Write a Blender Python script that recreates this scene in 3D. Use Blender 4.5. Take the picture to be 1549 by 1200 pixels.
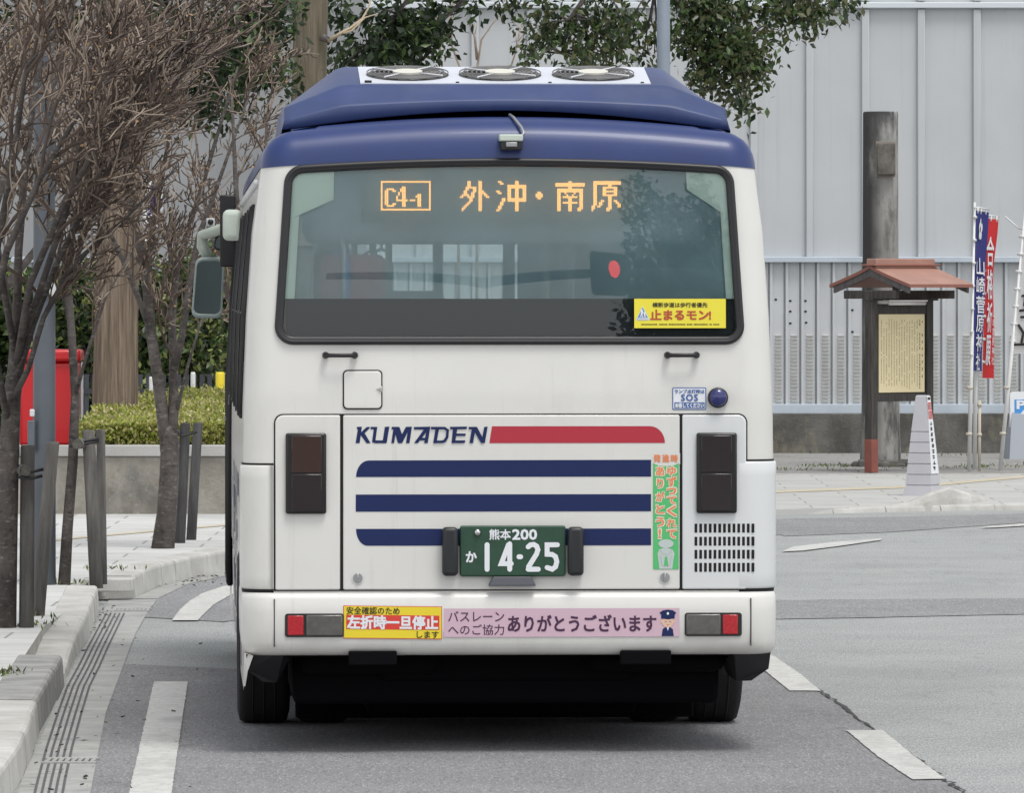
import bpy, bmesh, math, random
import numpy as np
from mathutils import Vector, Matrix
from mathutils.geometry import tessellate_polygon

for _o in list(bpy.data.objects):
    bpy.data.objects.remove(_o)
SC = bpy.context.scene
COL = SC.collection
R = math.radians

# ------------------------------------------------------------------ camera
FPX, CAMH, CX, HY = 10400.0, 2.0, 774.5, 440.0      # long lens, level camera at 2 m
cam_d = bpy.data.cameras.new("camera")
cam_d.sensor_fit = 'HORIZONTAL'
cam_d.sensor_width = 36.0
cam_d.lens = 36.0 * FPX / 1549.0
cam_d.shift_y = -(600.0 - HY) / 1549.0
cam_d.clip_start = 0.5
cam_d.clip_end = 2000.0
cam = bpy.data.objects.new("camera", cam_d)
cam.location = (0, 0, CAMH)
cam.rotation_euler = (R(90), 0, 0)
COL.objects.link(cam)
SC.camera = cam

# ------------------------------------------------------------------ world and sun (bright overcast)
SUN_EL, SUN_AZ = R(66), R(150)                      # azimuth clockwise from +Y
world = bpy.data.worlds.new("World")
SC.world = world
world.use_nodes = True
wt = world.node_tree
wt.nodes.clear()
sky = wt.nodes.new("ShaderNodeTexSky")
sky.sky_type = 'NISHITA'
sky.sun_disc = False
sky.sun_elevation = SUN_EL
sky.sun_rotation = SUN_AZ
sky.air_density = 1.0
sky.dust_density = 1.5
sky.ozone_density = 1.0
hs = wt.nodes.new("ShaderNodeHueSaturation")
hs.inputs['Saturation'].default_value = 0.13
bg = wt.nodes.new("ShaderNodeBackground")
bg.inputs['Strength'].default_value = 0.15
wo = wt.nodes.new("ShaderNodeOutputWorld")
wt.links.new(sky.outputs[0], hs.inputs['Color'])
wt.links.new(hs.outputs[0], bg.inputs['Color'])
wt.links.new(bg.outputs[0], wo.inputs['Surface'])
sun_d = bpy.data.lights.new("sun", 'SUN')
sun_d.energy = 1.3
sun_d.angle = R(20)
sun_d.color = (1.0, 0.97, 0.92)
sun = bpy.data.objects.new("sun", sun_d)
_td = Vector((math.sin(SUN_AZ) * math.cos(SUN_EL), math.cos(SUN_AZ) * math.cos(SUN_EL), math.sin(SUN_EL)))
sun.rotation_euler = _td.to_track_quat('Z', 'Y').to_euler()
COL.objects.link(sun)
SC.view_settings.view_transform = 'Standard'
SC.view_settings.look = 'None'
SC.view_settings.gamma = 1.0
SC.view_settings.exposure = 0.44

# ------------------------------------------------------------------ helpers
def P(px, py, Y):
    return Vector(((px - CX) / FPX * Y, Y, CAMH - (py - HY) / FPX * Y))

def G(px, py, z=0.0):
    Y = (CAMH - z) * FPX / (py - HY)
    return ((px - CX) / FPX * Y, Y)

class MB:
    """collects faces with material slots, builds ONE mesh object"""
    def __init__(s):
        s.v, s.f, s.m, s.sm = [], [], [], []
    def add(s, vs, fs, mi=0, smooth=False):
        b = len(s.v)
        s._b = len(s.f)
        s.v.extend([tuple(x) for x in vs])
        for f in fs:
            s.f.append(tuple(i + b for i in f))
            s.m.append(mi)
            s.sm.append(smooth if not isinstance(smooth, list) else smooth[len(s.f) - s._b - 1])
        return s
    def box(s, x0, x1, y0, y1, z0, z1, mi=0, bev=0.0, seg=2, mat=None):
        if bev <= 0:
            vs = [(x, y, z) for x in (x0, x1) for y in (y0, y1) for z in (z0, z1)]
            fs = [(0, 1, 3, 2), (4, 6, 7, 5), (0, 4, 5, 1), (2, 3, 7, 6), (0, 2, 6, 4), (1, 5, 7, 3)]
            sm = False
        else:
            bm = bmesh.new()
            bmesh.ops.create_cube(bm, size=1.0)
            for v in bm.verts:
                v.co = Vector(((x0 + x1) / 2 + v.co.x * (x1 - x0), (y0 + y1) / 2 + v.co.y * (y1 - y0), (z0 + z1) / 2 + v.co.z * (z1 - z0)))
            bev = min(bev, 0.49 * min(abs(x1 - x0), abs(y1 - y0), abs(z1 - z0)))
            bmesh.ops.bevel(bm, geom=list(bm.edges), offset=bev, segments=seg, profile=0.5, affect='EDGES')
            bm.verts.index_update()
            vs = [v.co.copy() for v in bm.verts]
            bm.normal_update()
            fs = [[v.index for v in f.verts] for f in bm.faces]
            sm = [max(abs(c) for c in f.normal) < 0.999 for f in bm.faces]
            bm.free()
        if mat is not None:
            vs = [mat @ Vector(v) for v in vs]
        return s.add(vs, fs, mi, sm)
    def tube(s, pts, rad, n=8, mi=0, caps=True, smooth=True, closed=False, flat=None):
        pts = [Vector(p) for p in pts]
        k = len(pts)
        if not hasattr(rad, '__len__'):
            rad = [rad] * k
        vs, fs = [], []
        up = None
        for i, p in enumerate(pts):
            if closed:
                d = pts[(i + 1) % k] - pts[i - 1]
            else:
                d = pts[min(i + 1, k - 1)] - pts[max(i - 1, 0)]
            if d.length < 1e-9:
                d = Vector((0, 0, 1))
            d.normalize()
            if up is None:
                up = Vector((0, 0, 1)) if abs(d.z) < 0.9 else Vector((1, 0, 0))
                a = d.cross(up).normalized()
            else:
                a = (a - d * a.dot(d))
                if a.length < 1e-6:
                    a = d.orthogonal()
                a.normalize()
            b = d.cross(a)
            for j in range(n):
                t = 2 * math.pi * j / n
                vs.append(p + (a * math.cos(t) + b * math.sin(t)) * rad[i])
        rng = k if closed else k - 1
        for i in range(rng):
            i2 = (i + 1) % k
            for j in range(n):
                j2 = (j + 1) % n
                fs.append((i * n + j, i * n + j2, i2 * n + j2, i2 * n + j))
        if caps and not closed:
            fs.append(tuple(range(n - 1, -1, -1)))
            fs.append(tuple((k - 1) * n + j for j in range(n)))
        return s.add(vs, fs, mi, smooth)
    def grid(s, rows, mi=0, smooth=True, close=False, skip=None):
        nr, nc = len(rows), len(rows[0])
        vs = [p for r in rows for p in r]
        fs = []
        for i in range(nr - 1):
            for j in range(nc if close else nc - 1):
                if skip and skip(i, j):
                    continue
                j2 = (j + 1) % nc
                fs.append((i * nc + j, i * nc + j2, (i + 1) * nc + j2, (i + 1) * nc + j))
        return s.add(vs, fs, mi, smooth)
    def disc(s, c, ax, ay, r, n=24, mi=0, r0=0.0):
        c, ax, ay = Vector(c), Vector(ax), Vector(ay)
        ring = lambda q: [c + (ax * math.cos(2 * math.pi * i / n) + ay * math.sin(2 * math.pi * i / n)) * q for i in range(n)]
        if r0 <= 0:
            return s.add(ring(r), [tuple(range(n))], mi)
        return s.add(ring(r) + ring(r0), [(i, (i + 1) % n, n + (i + 1) % n, n + i) for i in range(n)], mi)
    def poly(s, pts3, mi=0):
        """concave planar polygon"""
        pts3 = [Vector(p) for p in pts3]
        tris = tessellate_polygon([pts3])
        return s.add(pts3, [tuple(t) for t in tris], mi)
    def build(s, name, mats, parent=None, bevel=0.0):
        me = bpy.data.meshes.new(name)
        me.from_pydata(s.v, [], s.f)
        if not isinstance(mats, (list, tuple)):
            mats = [mats]
        for m in mats:
            me.materials.append(m)
        me.polygons.foreach_set("material_index", s.m)
        me.polygons.foreach_set("use_smooth", s.sm)
        me.update()
        o = bpy.data.objects.new(name, me)
        COL.objects.link(o)
        if parent is not None:
            o.parent = parent
        if bevel > 0:
            md = o.modifiers.new("bevel", 'BEVEL')
            md.width = bevel
            md.segments = 2
            md.limit_method = 'ANGLE'
        return o

def tag(o, label, cat, group=None):
    o['label'] = label
    o['category'] = cat
    if group:
        o['group'] = group
    return o

def thing(name, label, cat, loc=(0, 0, 0), rz=0.0, group=None):
    o = bpy.data.objects.new(name, None)
    o.empty_display_size = 0.2
    o.location = loc
    o.rotation_euler = (0, 0, rz)
    COL.objects.link(o)
    return tag(o, label, cat, group)

def struct(o):
    o['kind'] = 'structure'
    return o

# ---- materials
def mat(name, col, rough=0.6, metal=0.0, coat=0.0, var=0.0, vscale=8.0, bump=0.0, bscale=60.0, col2=None, stretch=(1, 1, 1), detail=5.0, spec=0.5, lo=0.35, hi=0.65, emit=0.0):
    m = bpy.data.materials.new(name)
    m.use_nodes = True
    nt = m.node_tree
    b = nt.nodes["Principled BSDF"]
    b.inputs['Base Color'].default_value = (*col, 1)
    b.inputs['Roughness'].default_value = rough
    b.inputs['Metallic'].default_value = metal
    b.inputs['Specular IOR Level'].default_value = spec
    if coat:
        b.inputs['Coat Weight'].default_value = coat
        b.inputs['Coat Roughness'].default_value = 0.06
    if emit:
        b.inputs['Emission Color'].default_value = (*col, 1)
        b.inputs['Emission Strength'].default_value = emit
    if var or col2 or bump:
        tc = nt.nodes.new("ShaderNodeTexCoord")
        mp = nt.nodes.new("ShaderNodeMapping")
        mp.inputs['Scale'].default_value = stretch
        nt.links.new(tc.outputs['Object'], mp.inputs['Vector'])
    if var or col2:
        nz = nt.nodes.new("ShaderNodeTexNoise")
        nz.inputs['Scale'].default_value = vscale
        nz.inputs['Detail'].default_value = detail
        nz.inputs['Roughness'].default_value = 0.62
        nt.links.new(mp.outputs[0], nz.inputs['Vector'])
        mr = nt.nodes.new("ShaderNodeMapRange")
        mr.inputs[1].default_value = lo
        mr.inputs[2].default_value = hi
        nt.links.new(nz.outputs[0], mr.inputs[0])
        mx = nt.nodes.new("ShaderNodeMix")
        mx.data_type = 'RGBA'
        c2 = col2 if col2 else tuple(c * (1 + var) for c in col)
        c1 = col if col2 else tuple(c * (1 - var) for c in col)
        mx.inputs[6].default_value = (*c1, 1)
        mx.inputs[7].default_value = (*c2, 1)
        nt.links.new(mr.outputs[0], mx.inputs[0])
        nt.links.new(mx.outputs[2], b.inputs['Base Color'])
    if bump:
        n2 = nt.nodes.new("ShaderNodeTexNoise")
        n2.inputs['Scale'].default_value = bscale
        n2.inputs['Detail'].default_value = 6
        nt.links.new(mp.outputs[0], n2.inputs['Vector'])
        bp = nt.nodes.new("ShaderNodeBump")
        bp.inputs['Strength'].default_value = bump
        bp.inputs['Distance'].default_value = 0.02
        nt.links.new(n2.outputs[0], bp.inputs['Height'])
        nt.links.new(bp.outputs[0], b.inputs['Normal'])
    return m

def add_layer(m, col, vscale, lo, hi, stretch=(1, 1, 1), amount=1.0, detail=6.0, zfade=None, kind='noise', seed=0.0, xfade=None):
    """mix a stain / speckle colour over the existing base colour; zfade=(z0,z1) limits it by object height"""
    nt = m.node_tree
    b = nt.nodes["Principled BSDF"]
    tc = nt.nodes.new("ShaderNodeTexCoord")
    mp = nt.nodes.new("ShaderNodeMapping")
    mp.inputs['Scale'].default_value = stretch
    mp.inputs['Location'].default_value = (seed, seed * 0.7, seed * 1.3)
    nt.links.new(tc.outputs['Object'], mp.inputs['Vector'])
    nz = nt.nodes.new("ShaderNodeTexNoise")
    nz.inputs['Scale'].default_value = vscale
    nz.inputs['Detail'].default_value = detail
    nz.inputs['Roughness'].default_value = 0.65
    nt.links.new(mp.outputs[0], nz.inputs['Vector'])
    mr = nt.nodes.new("ShaderNodeMapRange")
    mr.inputs[1].default_value = lo
    mr.inputs[2].default_value = hi
    mr.inputs[4].default_value = amount
    nt.links.new(nz.outputs[0], mr.inputs[0])
    fac = mr.outputs[0]
    if zfade:
        sp = nt.nodes.new("ShaderNodeSeparateXYZ")
        nt.links.new(tc.outputs['Object'], sp.inputs[0])
        mz = nt.nodes.new("ShaderNodeMapRange")
        mz.inputs[1].default_value = zfade[0]
        mz.inputs[2].default_value = zfade[1]
        nt.links.new(sp.outputs[2], mz.inputs[0])
        mu = nt.nodes.new("ShaderNodeMath")
        mu.operation = 'MULTIPLY'
        nt.links.new(fac, mu.inputs[0])
        nt.links.new(mz.outputs[0], mu.inputs[1])
        fac = mu.outputs[0]
    if xfade:
        sp = nt.nodes.new("ShaderNodeSeparateXYZ")
        nt.links.new(tc.outputs['Object'], sp.inputs[0])
        mz = nt.nodes.new("ShaderNodeMapRange")
        mz.inputs[1].default_value = xfade[0]
        mz.inputs[2].default_value = xfade[1]
        nt.links.new(sp.outputs[0], mz.inputs[0])
        mu = nt.nodes.new("ShaderNodeMath")
        mu.operation = 'MULTIPLY'
        nt.links.new(fac, mu.inputs[0])
        nt.links.new(mz.outputs[0], mu.inputs[1])
        fac = mu.outputs[0]
    mx = nt.nodes.new("ShaderNodeMix")
    mx.data_type = 'RGBA'
    inp = b.inputs['Base Color']
    if inp.is_linked:
        nt.links.new(inp.links[0].from_socket, mx.inputs[6])
    else:
        mx.inputs[6].default_value = inp.default_value[:]
    mx.inputs[7].default_value = (*col, 1)
    nt.links.new(fac, mx.inputs[0])
    nt.links.new(mx.outputs[2], inp)
    return m

def glass(name, tint, refl=1.0, rough=0.0, ior=1.5):
    m = bpy.data.materials.new(name)
    m.use_nodes = True
    nt = m.node_tree
    nt.nodes.clear()
    out = nt.nodes.new("ShaderNodeOutputMaterial")
    tr = nt.nodes.new("ShaderNodeBsdfTransparent")
    tr.inputs[0].default_value = (*tint, 1)
    gl = nt.nodes.new("ShaderNodeBsdfGlossy")
    gl.inputs['Roughness'].default_value = rough
    gl.inputs['Color'].default_value = (refl, refl, refl, 1)
    fr = nt.nodes.new("ShaderNodeFresnel")
    fr.inputs['IOR'].default_value = ior
    mx = nt.nodes.new("ShaderNodeMixShader")
    nt.links.new(fr.outputs[0], mx.inputs[0])
    nt.links.new(tr.outputs[0], mx.inputs[1])
    nt.links.new(gl.outputs[0], mx.inputs[2])
    nt.links.new(mx.outputs[0], out.inputs[0])
    return m

def film_mat(name, col, amount):
    m = bpy.data.materials.new(name)
    m.use_nodes = True
    nt = m.node_tree
    nt.nodes.clear()
    out = nt.nodes.new("ShaderNodeOutputMaterial")
    tr = nt.nodes.new("ShaderNodeBsdfTransparent")
    df = nt.nodes.new("ShaderNodeBsdfDiffuse")
    df.inputs[0].default_value = (*col, 1)
    tc = nt.nodes.new("ShaderNodeTexCoord")
    nz = nt.nodes.new("ShaderNodeTexNoise")
    nz.inputs['Scale'].default_value = 2.5
    nz.inputs['Detail'].default_value = 6
    nt.links.new(tc.outputs['Object'], nz.inputs['Vector'])
    mr = nt.nodes.new("ShaderNodeMapRange")
    mr.inputs[1].default_value = 0.3
    mr.inputs[2].default_value = 0.7
    mr.inputs[3].default_value = amount * 0.82
    mr.inputs[4].default_value = amount * 1.18
    nt.links.new(nz.outputs[0], mr.inputs[0])
    mx = nt.nodes.new("ShaderNodeMixShader")
    nt.links.new(mr.outputs[0], mx.inputs[0])
    nt.links.new(tr.outputs[0], mx.inputs[1])
    nt.links.new(df.outputs[0], mx.inputs[2])
    nt.links.new(mx.outputs[0], out.inputs[0])
    return m

# ---- lettering
_fc = {}
_fcurve = bpy.data.curves.new("glyph", 'FONT')
_fobj = bpy.data.objects.new("glyph", _fcurve)
def glyph(ch, bold=0.0):
    k = (ch, bold)
    if k not in _fc:
        _fcurve.body = ch
        _fcurve.offset = bold
        _fcurve.resolution_u = 2
        _fobj.to_mesh_clear()
        me = _fobj.to_mesh()
        _fc[k] = ([(v.co.x, v.co.y) for v in me.vertices], [tuple(p.vertices) for p in me.polygons])
    return _fc[k]

def text_line(s, bold=0.0, gap=0.06):
    """list of (verts2d, faces) laid out along x, each glyph by its own bounds"""
    out, x = [], 0.0
    for ch in s:
        if ch == ' ':
            x += 0.4
            continue
        v, f = glyph(ch, bold)
        if not v:
            x += 0.4
            continue
        cjk = ord(ch) > 0x2000
        x0 = min(p[0] for p in v)
        x1 = max(p[0] for p in v)
        if cjk:
            out.append(([(p[0] + x, p[1]) for p in v], f))
            x += 1.0
        else:
            out.append(([(p[0] - x0 + x, p[1]) for p in v], f))
            x += (x1 - x0) + gap
    return out

def fit_text(mb, s, box, to3, mi=0, bold=0.0, gap=0.06, shear=0.0):
    """fit the line into box=(u0,v0,u1,v1) (v up); to3 maps (u,v)->3d"""
    L = text_line(s, 0.0, gap)
    xs = [p[0] for v, f in L for p in v]
    ys = [p[1] for v, f in L for p in v]
    x0, x1, y0, y1 = min(xs), max(xs), min(ys), max(ys)
    u0, v0, u1, v1 = box
    em = abs((v1 - v0) / (y1 - y0))                 # glyph height in box units
    d = bold * em
    sh_ = [(0, 0)] if bold <= 0 else [(-d, -d), (d, -d), (d, d), (-d, d), (0, 0)]
    o_ = Vector(to3(u0, v0)); ax_ = Vector(to3(u1, v0)) - o_; ay_ = Vector(to3(u0, v1)) - o_
    for k, (dx, dy) in enumerate(sh_):              # heavier strokes: shifted copies, each a hair above the last
        for v, f in L:
            pts = []
            for a, b in v:
                t = (b - y0) / (y1 - y0)
                p = Vector(to3(u0 + (a - x0) / (x1 - x0) * (u1 - u0) + shear * t + dx, v0 + t * (v1 - v0) + dy))
                pts.append(p + Vector((0, -0.00012 * k, 0)))
            mb.add(pts, f, mi)

def fit_column(mb, s, box, to3, mi=0, bold=0.0, fill=0.92):
    u0, v0, u1, v1 = box
    n = len(s)
    h = (v1 - v0) / n
    for i, ch in enumerate(s):
        if ch == ' ':
            continue
        vt = v1 - i * h
        pad = h * (1 - fill) / 2
        fit_text(mb, ch, (u0, vt - h + pad, u1, vt - pad), to3, mi, bold)

def ribbon(mb, pts, w, to3, mi=0, caps=True, nseg=6):
    """thick 2d polyline with mitred joins and round ends"""
    pts = [Vector((p[0], p[1])) for p in pts]
    L, Rr = [], []
    n = len(pts)
    for i in range(n):
        d0 = (pts[i] - pts[i - 1]).normalized() if i > 0 else None
        d1 = (pts[i + 1] - pts[i]).normalized() if i < n - 1 else None
        if d0 is None: d0 = d1
        if d1 is None: d1 = d0
        n0 = Vector((-d0.y, d0.x)); n1 = Vector((-d1.y, d1.x))
        m_ = (n0 + n1)
        m_ = m_.normalized() if m_.length > 1e-6 else n0
        k = 1.0 / max(0.45, m_.dot(n0))
        L.append(pts[i] + m_ * (w / 2 * k))
        Rr.append(pts[i] - m_ * (w / 2 * k))
    vs = [to3(p.x, p.y) for p in L] + [to3(p.x, p.y) for p in Rr]
    fs = [(i, i + 1, n + i + 1, n + i) for i in range(n - 1)]
    mb.add(vs, fs, mi)
    if caps:
        for e, a, b in ((0, L[0], Rr[0]), (1, Rr[-1], L[-1])):
            c = (a + b) / 2
            r = (a - c)
            arc = []
            for k in range(nseg + 1):
                t = math.pi * k / nseg
                q = Vector((r.x * math.cos(t) - r.y * math.sin(t), r.x * math.sin(t) + r.y * math.cos(t)))
                arc.append(to3(c.x + q.x, c.y + q.y))
            mb.add(arc, [tuple(range(len(arc)))], mi)

# ------------------------------------------------------------------ palette
M = {}
M['white'] = mat('bus_white_paint', (0.675, 0.668, 0.638), 0.34, coat=0.3, var=0.025, vscale=1.3, bump=0.06, bscale=2.2)
add_layer(M['white'], (0.36, 0.33, 0.28), 9.0, 0.60, 0.80, stretch=(2.2, 1, 0.10), amount=0.30, seed=3.3)
add_layer(M['white'], (0.48, 0.46, 0.41), 5.0, 0.55, 0.8, stretch=(1, 1, 0.35), amount=0.25)
add_layer(M['white'], (0.30, 0.275, 0.24), 3.0, 0.38, 0.70, stretch=(1, 1, 0.6), amount=0.40, zfade=(0.62, 0.42), seed=6)
M['cool_white'] = mat('bus_panel_cool_white', (0.66, 0.675, 0.68), 0.32, coat=0.35, var=0.015, vscale=2)
M['blue'] = mat('bus_blue_paint', (0.016, 0.036, 0.145), 0.40, coat=0.12, var=0.08, vscale=3)
M['blue2'] = mat('cooler_blue_plastic', (0.034, 0.056, 0.155), 0.45, var=0.10, vscale=4)
add_layer(M['blue2'], (0.10, 0.12, 0.19), 3.5, 0.5, 0.85, amount=0.4)
M['navy'] = mat('navy_film', (0.012, 0.022, 0.092), 0.45, spec=0.25)
M['red'] = mat('red_film', (0.42, 0.03, 0.05), 0.4, spec=0.4)
M['black'] = mat('black_plastic', (0.012, 0.012, 0.014), 0.45)
M['rubber'] = mat('black_rubber', (0.016, 0.016, 0.018), 0.55)
M['seam'] = mat('dark_gap', (0.010, 0.010, 0.010), 0.9)
M['under'] = mat('underbody_black', (0.004, 0.004, 0.005), 0.9, spec=0.08)
M['tyre'] = mat('tyre_rubber', (0.011, 0.011, 0.012), 0.85, bump=0.2, bscale=40)
M['seal'] = mat('window_rubber', (0.018, 0.018, 0.02), 0.38)
M['glass'] = glass('rear_glass', (0.80, 0.88, 0.89), 0.95, ior=1.6)
M['dglass'] = glass('dark_side_glass', (0.62, 0.68, 0.68), 0.9)
M['screen'] = glass('windscreen_glass', (0.8, 0.86, 0.84), 0.9)
M['chrome'] = mat('chrome', (0.6, 0.6, 0.6), 0.15, metal=1.0)
M['mirror'] = mat('mirror_glass', (0.20, 0.25, 0.25), 0.05, metal=1.0)
M['steel'] = mat('grey_steel', (0.35, 0.36, 0.37), 0.4, metal=0.6)
M['pale'] = mat('pale_trim', (0.50, 0.56, 0.50), 0.6)
M['trim'] = mat('pale_green_trim', (0.80, 0.88, 0.78), 0.6)
M['ltgrey'] = mat('light_grey_metal', (0.62, 0.64, 0.67), 0.4)
M['led'] = mat('led_amber', (1.0, 0.48, 0.10), 0.5, emit=1.45)
M['board'] = mat('display_board', (0.05, 0.06, 0.065), 0.6, var=0.06, vscale=2)
M['amber'] = mat('amber_lens', (0.034, 0.014, 0.010), 0.12, coat=0.5)
M['darkred'] = mat('dark_red_lens', (0.014, 0.008, 0.010), 0.12, coat=0.5)
M['redlens'] = mat('red_reflector', (0.42, 0.012, 0.02), 0.2, coat=0.5, var=0.25, vscale=120)
M['clear'] = mat('reversing_lens', (0.10, 0.095, 0.09), 0.12, coat=0.6, var=0.15, vscale=30)
M['bluelens'] = mat('blue_lens', (0.008, 0.014, 0.12), 0.1, coat=0.8)
M['plate'] = mat('green_plate', (0.018, 0.062, 0.035), 0.45, var=0.1, vscale=20)
M['letter_white'] = mat('white_lettering', (0.75, 0.77, 0.8), 0.5)
M['letter_black'] = mat('black_lettering', (0.02, 0.016, 0.012), 0.6)
M['letter_purple'] = mat('dark_purple_lettering', (0.06, 0.018, 0.06), 0.6)
M['yellow'] = mat('yellow_film', (0.78, 0.62, 0.03), 0.4)
M['yellow2'] = mat('lemon_film', (0.78, 0.68, 0.05), 0.4)
M['red2'] = mat('signal_red_film', (0.66, 0.05, 0.035), 0.4)
M['letter_red'] = mat('brick_red_lettering', (0.45, 0.07, 0.03), 0.5)
M['pink'] = mat('pink_film', (0.60, 0.42, 0.50), 0.4)
M['green'] = mat('green_film', (0.09, 0.48, 0.16), 0.4)
M['orange'] = mat('orange_lettering', (0.78, 0.24, 0.09), 0.5)
M['cream'] = mat('cream_outline', (0.74, 0.70, 0.58), 0.5)
M['skyblue'] = mat('sign_blue', (0.10, 0.24, 0.52), 0.4)
M['sosblue'] = mat('sos_blue', (0.07, 0.14, 0.36), 0.4)
M['skin'] = mat('printed_skin', (0.70, 0.47, 0.36), 0.5)

# ================================================================== THE BUS
BY, BCX, BS = 29.6, 771.5, FPX / 29.6
def lx(px): return (px - BCX) / BS
def lz(py): return (CAMH * BS + HY - py) / BS
BL = 8.9                                            # length
bus = thing("city_bus", "white and blue city bus with navy stripes and lit destination display seen from behind", "bus",
            ((BCX - CX) / BS, BY, 0), R(2.75))

def interp(t, tab):
    for (a, va), (b, vb) in zip(tab, tab[1:]):
        if t <= b:
            k = (t - a) / (b - a) if b > a else 0
            return va + (vb - va) * max(0.0, min(1.0, k))
    return tab[-1][1]
HWT = [(0.28, 1.142), (0.7, 1.147), (1.25, 1.148), (1.49, 1.145), (1.886, 1.130), (2.255, 1.105), (2.53, 1.070), (2.9, 1.03)]
def HW(z): return interp(z, HWT)
TILT = R(3.0)
SL = math.tan(TILT)
def YO(z): return 0.0 if z < 1.55 else (z - 1.55) * SL
def crown(x, z):
    t = max(0.0, min(1.0, (z - 1.95) / 0.55))
    t = t * t * (3 - 2 * t)
    return 0.043 * (1 - (x / 1.07) ** 2) * t
RC, RF = 0.13, 0.28
NREAR, NARC, NSIDE, NFRONT = 116, 8, 90, 50
COLS = [('rear', -1 + 2 * i / NREAR) for i in range(NREAR + 1)]
COLS += [('ra', (i + 1) / NARC) for i in range(NARC)]
COLS += [('rs', (i + 1) / NSIDE) for i in range(NSIDE)]
COLS += [('fa', (i + 1) / NARC) for i in range(NARC)]
COLS += [('fr', (i + 1) / NFRONT) for i in range(NFRONT)]
COLS += [('fb', (i + 1) / NARC) for i in range(NARC)]
COLS += [('ls', (i + 1) / NSIDE) for i in range(NSIDE)]
COLS += [('la', (i + 1) / NARC) for i in range(NARC - 1)]
def contour(z, kind, t, off=0.0, inset=0.0):
    hw, yo = HW(z) + off - inset, YO(z) - off + inset
    fr = BL + off - inset
    rc, rf = RC + off, RF
    if kind == 'rear': return (t * (hw - rc), yo)
    if kind == 'ra':
        a = -math.pi / 2 + t * math.pi / 2
        return (hw - rc + rc * math.cos(a), yo + rc + rc * math.sin(a))
    if kind == 'rs': return (hw, yo + rc + t * (fr - rf - yo - rc))
    if kind == 'fa':
        a = t * math.pi / 2
        return (hw - rf + rf * math.cos(a), fr - rf + rf * math.sin(a))
    if kind == 'fr': return ((hw - rf) * (1 - 2 * t), fr)
    if kind == 'fb':
        a = math.pi / 2 + t * math.pi / 2
        return (-hw + rf + rf * math.cos(a), fr - rf + rf * math.sin(a))
    if kind == 'ls': return (-hw, fr - rf - t * (fr - rf - yo - rc))
    a = math.pi + t * math.pi / 2
    return (-hw + rc + rc * math.cos(a), yo + rc + rc * math.sin(a))
def body_row(z, off=0.0, inset=0.0, dz=0.0, cols=None, crowned=True):
    out = []
    for k, t in (cols or COLS):
        x, y = contour(z, k, t, off, inset)
        out.append((x, y, z + dz + (crown(x, z) if crowned else 0)))
    return out

# rear window opening (x, pre-crown z), rounded trapezoid
WZ0, WZ1, WB, WT_, WR = 1.786, 2.512, 0.994, 0.954, 0.062
def in_window(x, z, grow=0.0):
    if not (WZ0 - grow < z < WZ1 + grow): return False
    hw = WB + (WT_ - WB) * (z - WZ0) / (WZ1 - WZ0) + grow
    ax = abs(x)
    if ax > hw: return False
    dx, r = hw - ax, WR + grow
    dz = min(z - WZ0 + grow, WZ1 + grow - z)
    if dx < r and dz < r:
        return (r - dx) ** 2 + (r - dz) ** 2 < r * r
    return True
def win_path(grow=0.0, n=8):
    pts = []
    z0, z1, r = WZ0 - grow, WZ1 + grow, WR + grow
    hwz = lambda z: WB + (WT_ - WB) * (z - WZ0) / (WZ1 - WZ0) + grow
    for (sx, zz, a0) in ((1, z0, -90), (1, z1, 0), (-1, z1, 90), (-1, z0, 180)):
        cx, cz = sx * (hwz(zz) - r), zz + (r if zz == z0 else -r)
        for i in range(n + 1):
            a = R(a0 + 90 * i / n)
            pts.append((cx + r * math.cos(a), cz + r * math.sin(a)))
    out = []
    for i in range(len(pts)):                       # densify straight runs so that the crown curve shows
        a, b = pts[i], pts[(i + 1) % len(pts)]
        d = math.hypot(b[0] - a[0], b[1] - a[1])
        m = max(1, int(d / 0.08))
        for q in range(m):
            out.append((a[0] + (b[0] - a[0]) * q / m, a[1] + (b[1] - a[1]) * q / m))
    return out
def rear3(x, z, off=0.0):
    return (x, YO(z) - off, z + crown(x, z))

# --- shell
zs = [0.70 + 0.03 * i for i in range(int((1.74 - 0.70) / 0.03) + 1)]
zs += [1.75 + 0.0135 * i for i in range(int((2.53 - 1.75) / 0.0135) + 1)]
zs[-1] = 2.53
rows = [body_row(z) for z in zs]
def shell_skip(i, j):
    k, t = COLS[j]
    k2, t2 = COLS[(j + 1) % len(COLS)]
    zc = (zs[i] + zs[i + 1]) / 2
    a, b = rows[i][j], rows[i + 1][(j + 1) % len(COLS)]
    xc, yc = (a[0] + b[0]) / 2, (a[1] + b[1]) / 2
    if k2 == 'rear' and k == 'rear':
        return in_window(xc, zc)
    if k2 in ('rs', 'ls') and 1.45 < zc < 2.36 and 0.75 < yc < 8.35:
        return True
    if k2 == 'fr' and 1.25 < zc < 2.40 and abs(xc) < 0.9:
        return True
    return False
MB().grid(rows, 0, True, True, shell_skip).build("body_shell", M['white'], bus)

# --- blue roof
prof = [(0, 0.0), (0.003, 0.03), (0.010, 0.06), (0.024, 0.09), (0.05, 0.118), (0.09, 0.138), (0.15, 0.150), (0.24, 0.156)]
rr = []
for ins, dz in prof:
    rr.append([(x, y, z + 0.028 * (dz / 0.156) * (1 - (x / 1.07) ** 2)) for x, y, z in body_row(2.53, 0.004 - ins, 0, dz)])
top = rr[-1]
for s in (0.75, 0.45, 0.15, 0.01):
    rr.append([(x * s, y * s + (BL / 2) * (1 - s), 2.53 + 0.157 + 0.071 * (1 - (x * s / 1.07) ** 2)) for x, y, z in top])
MB().grid(rr, 0, True, True).build("roof", M['blue'], bus)

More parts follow.
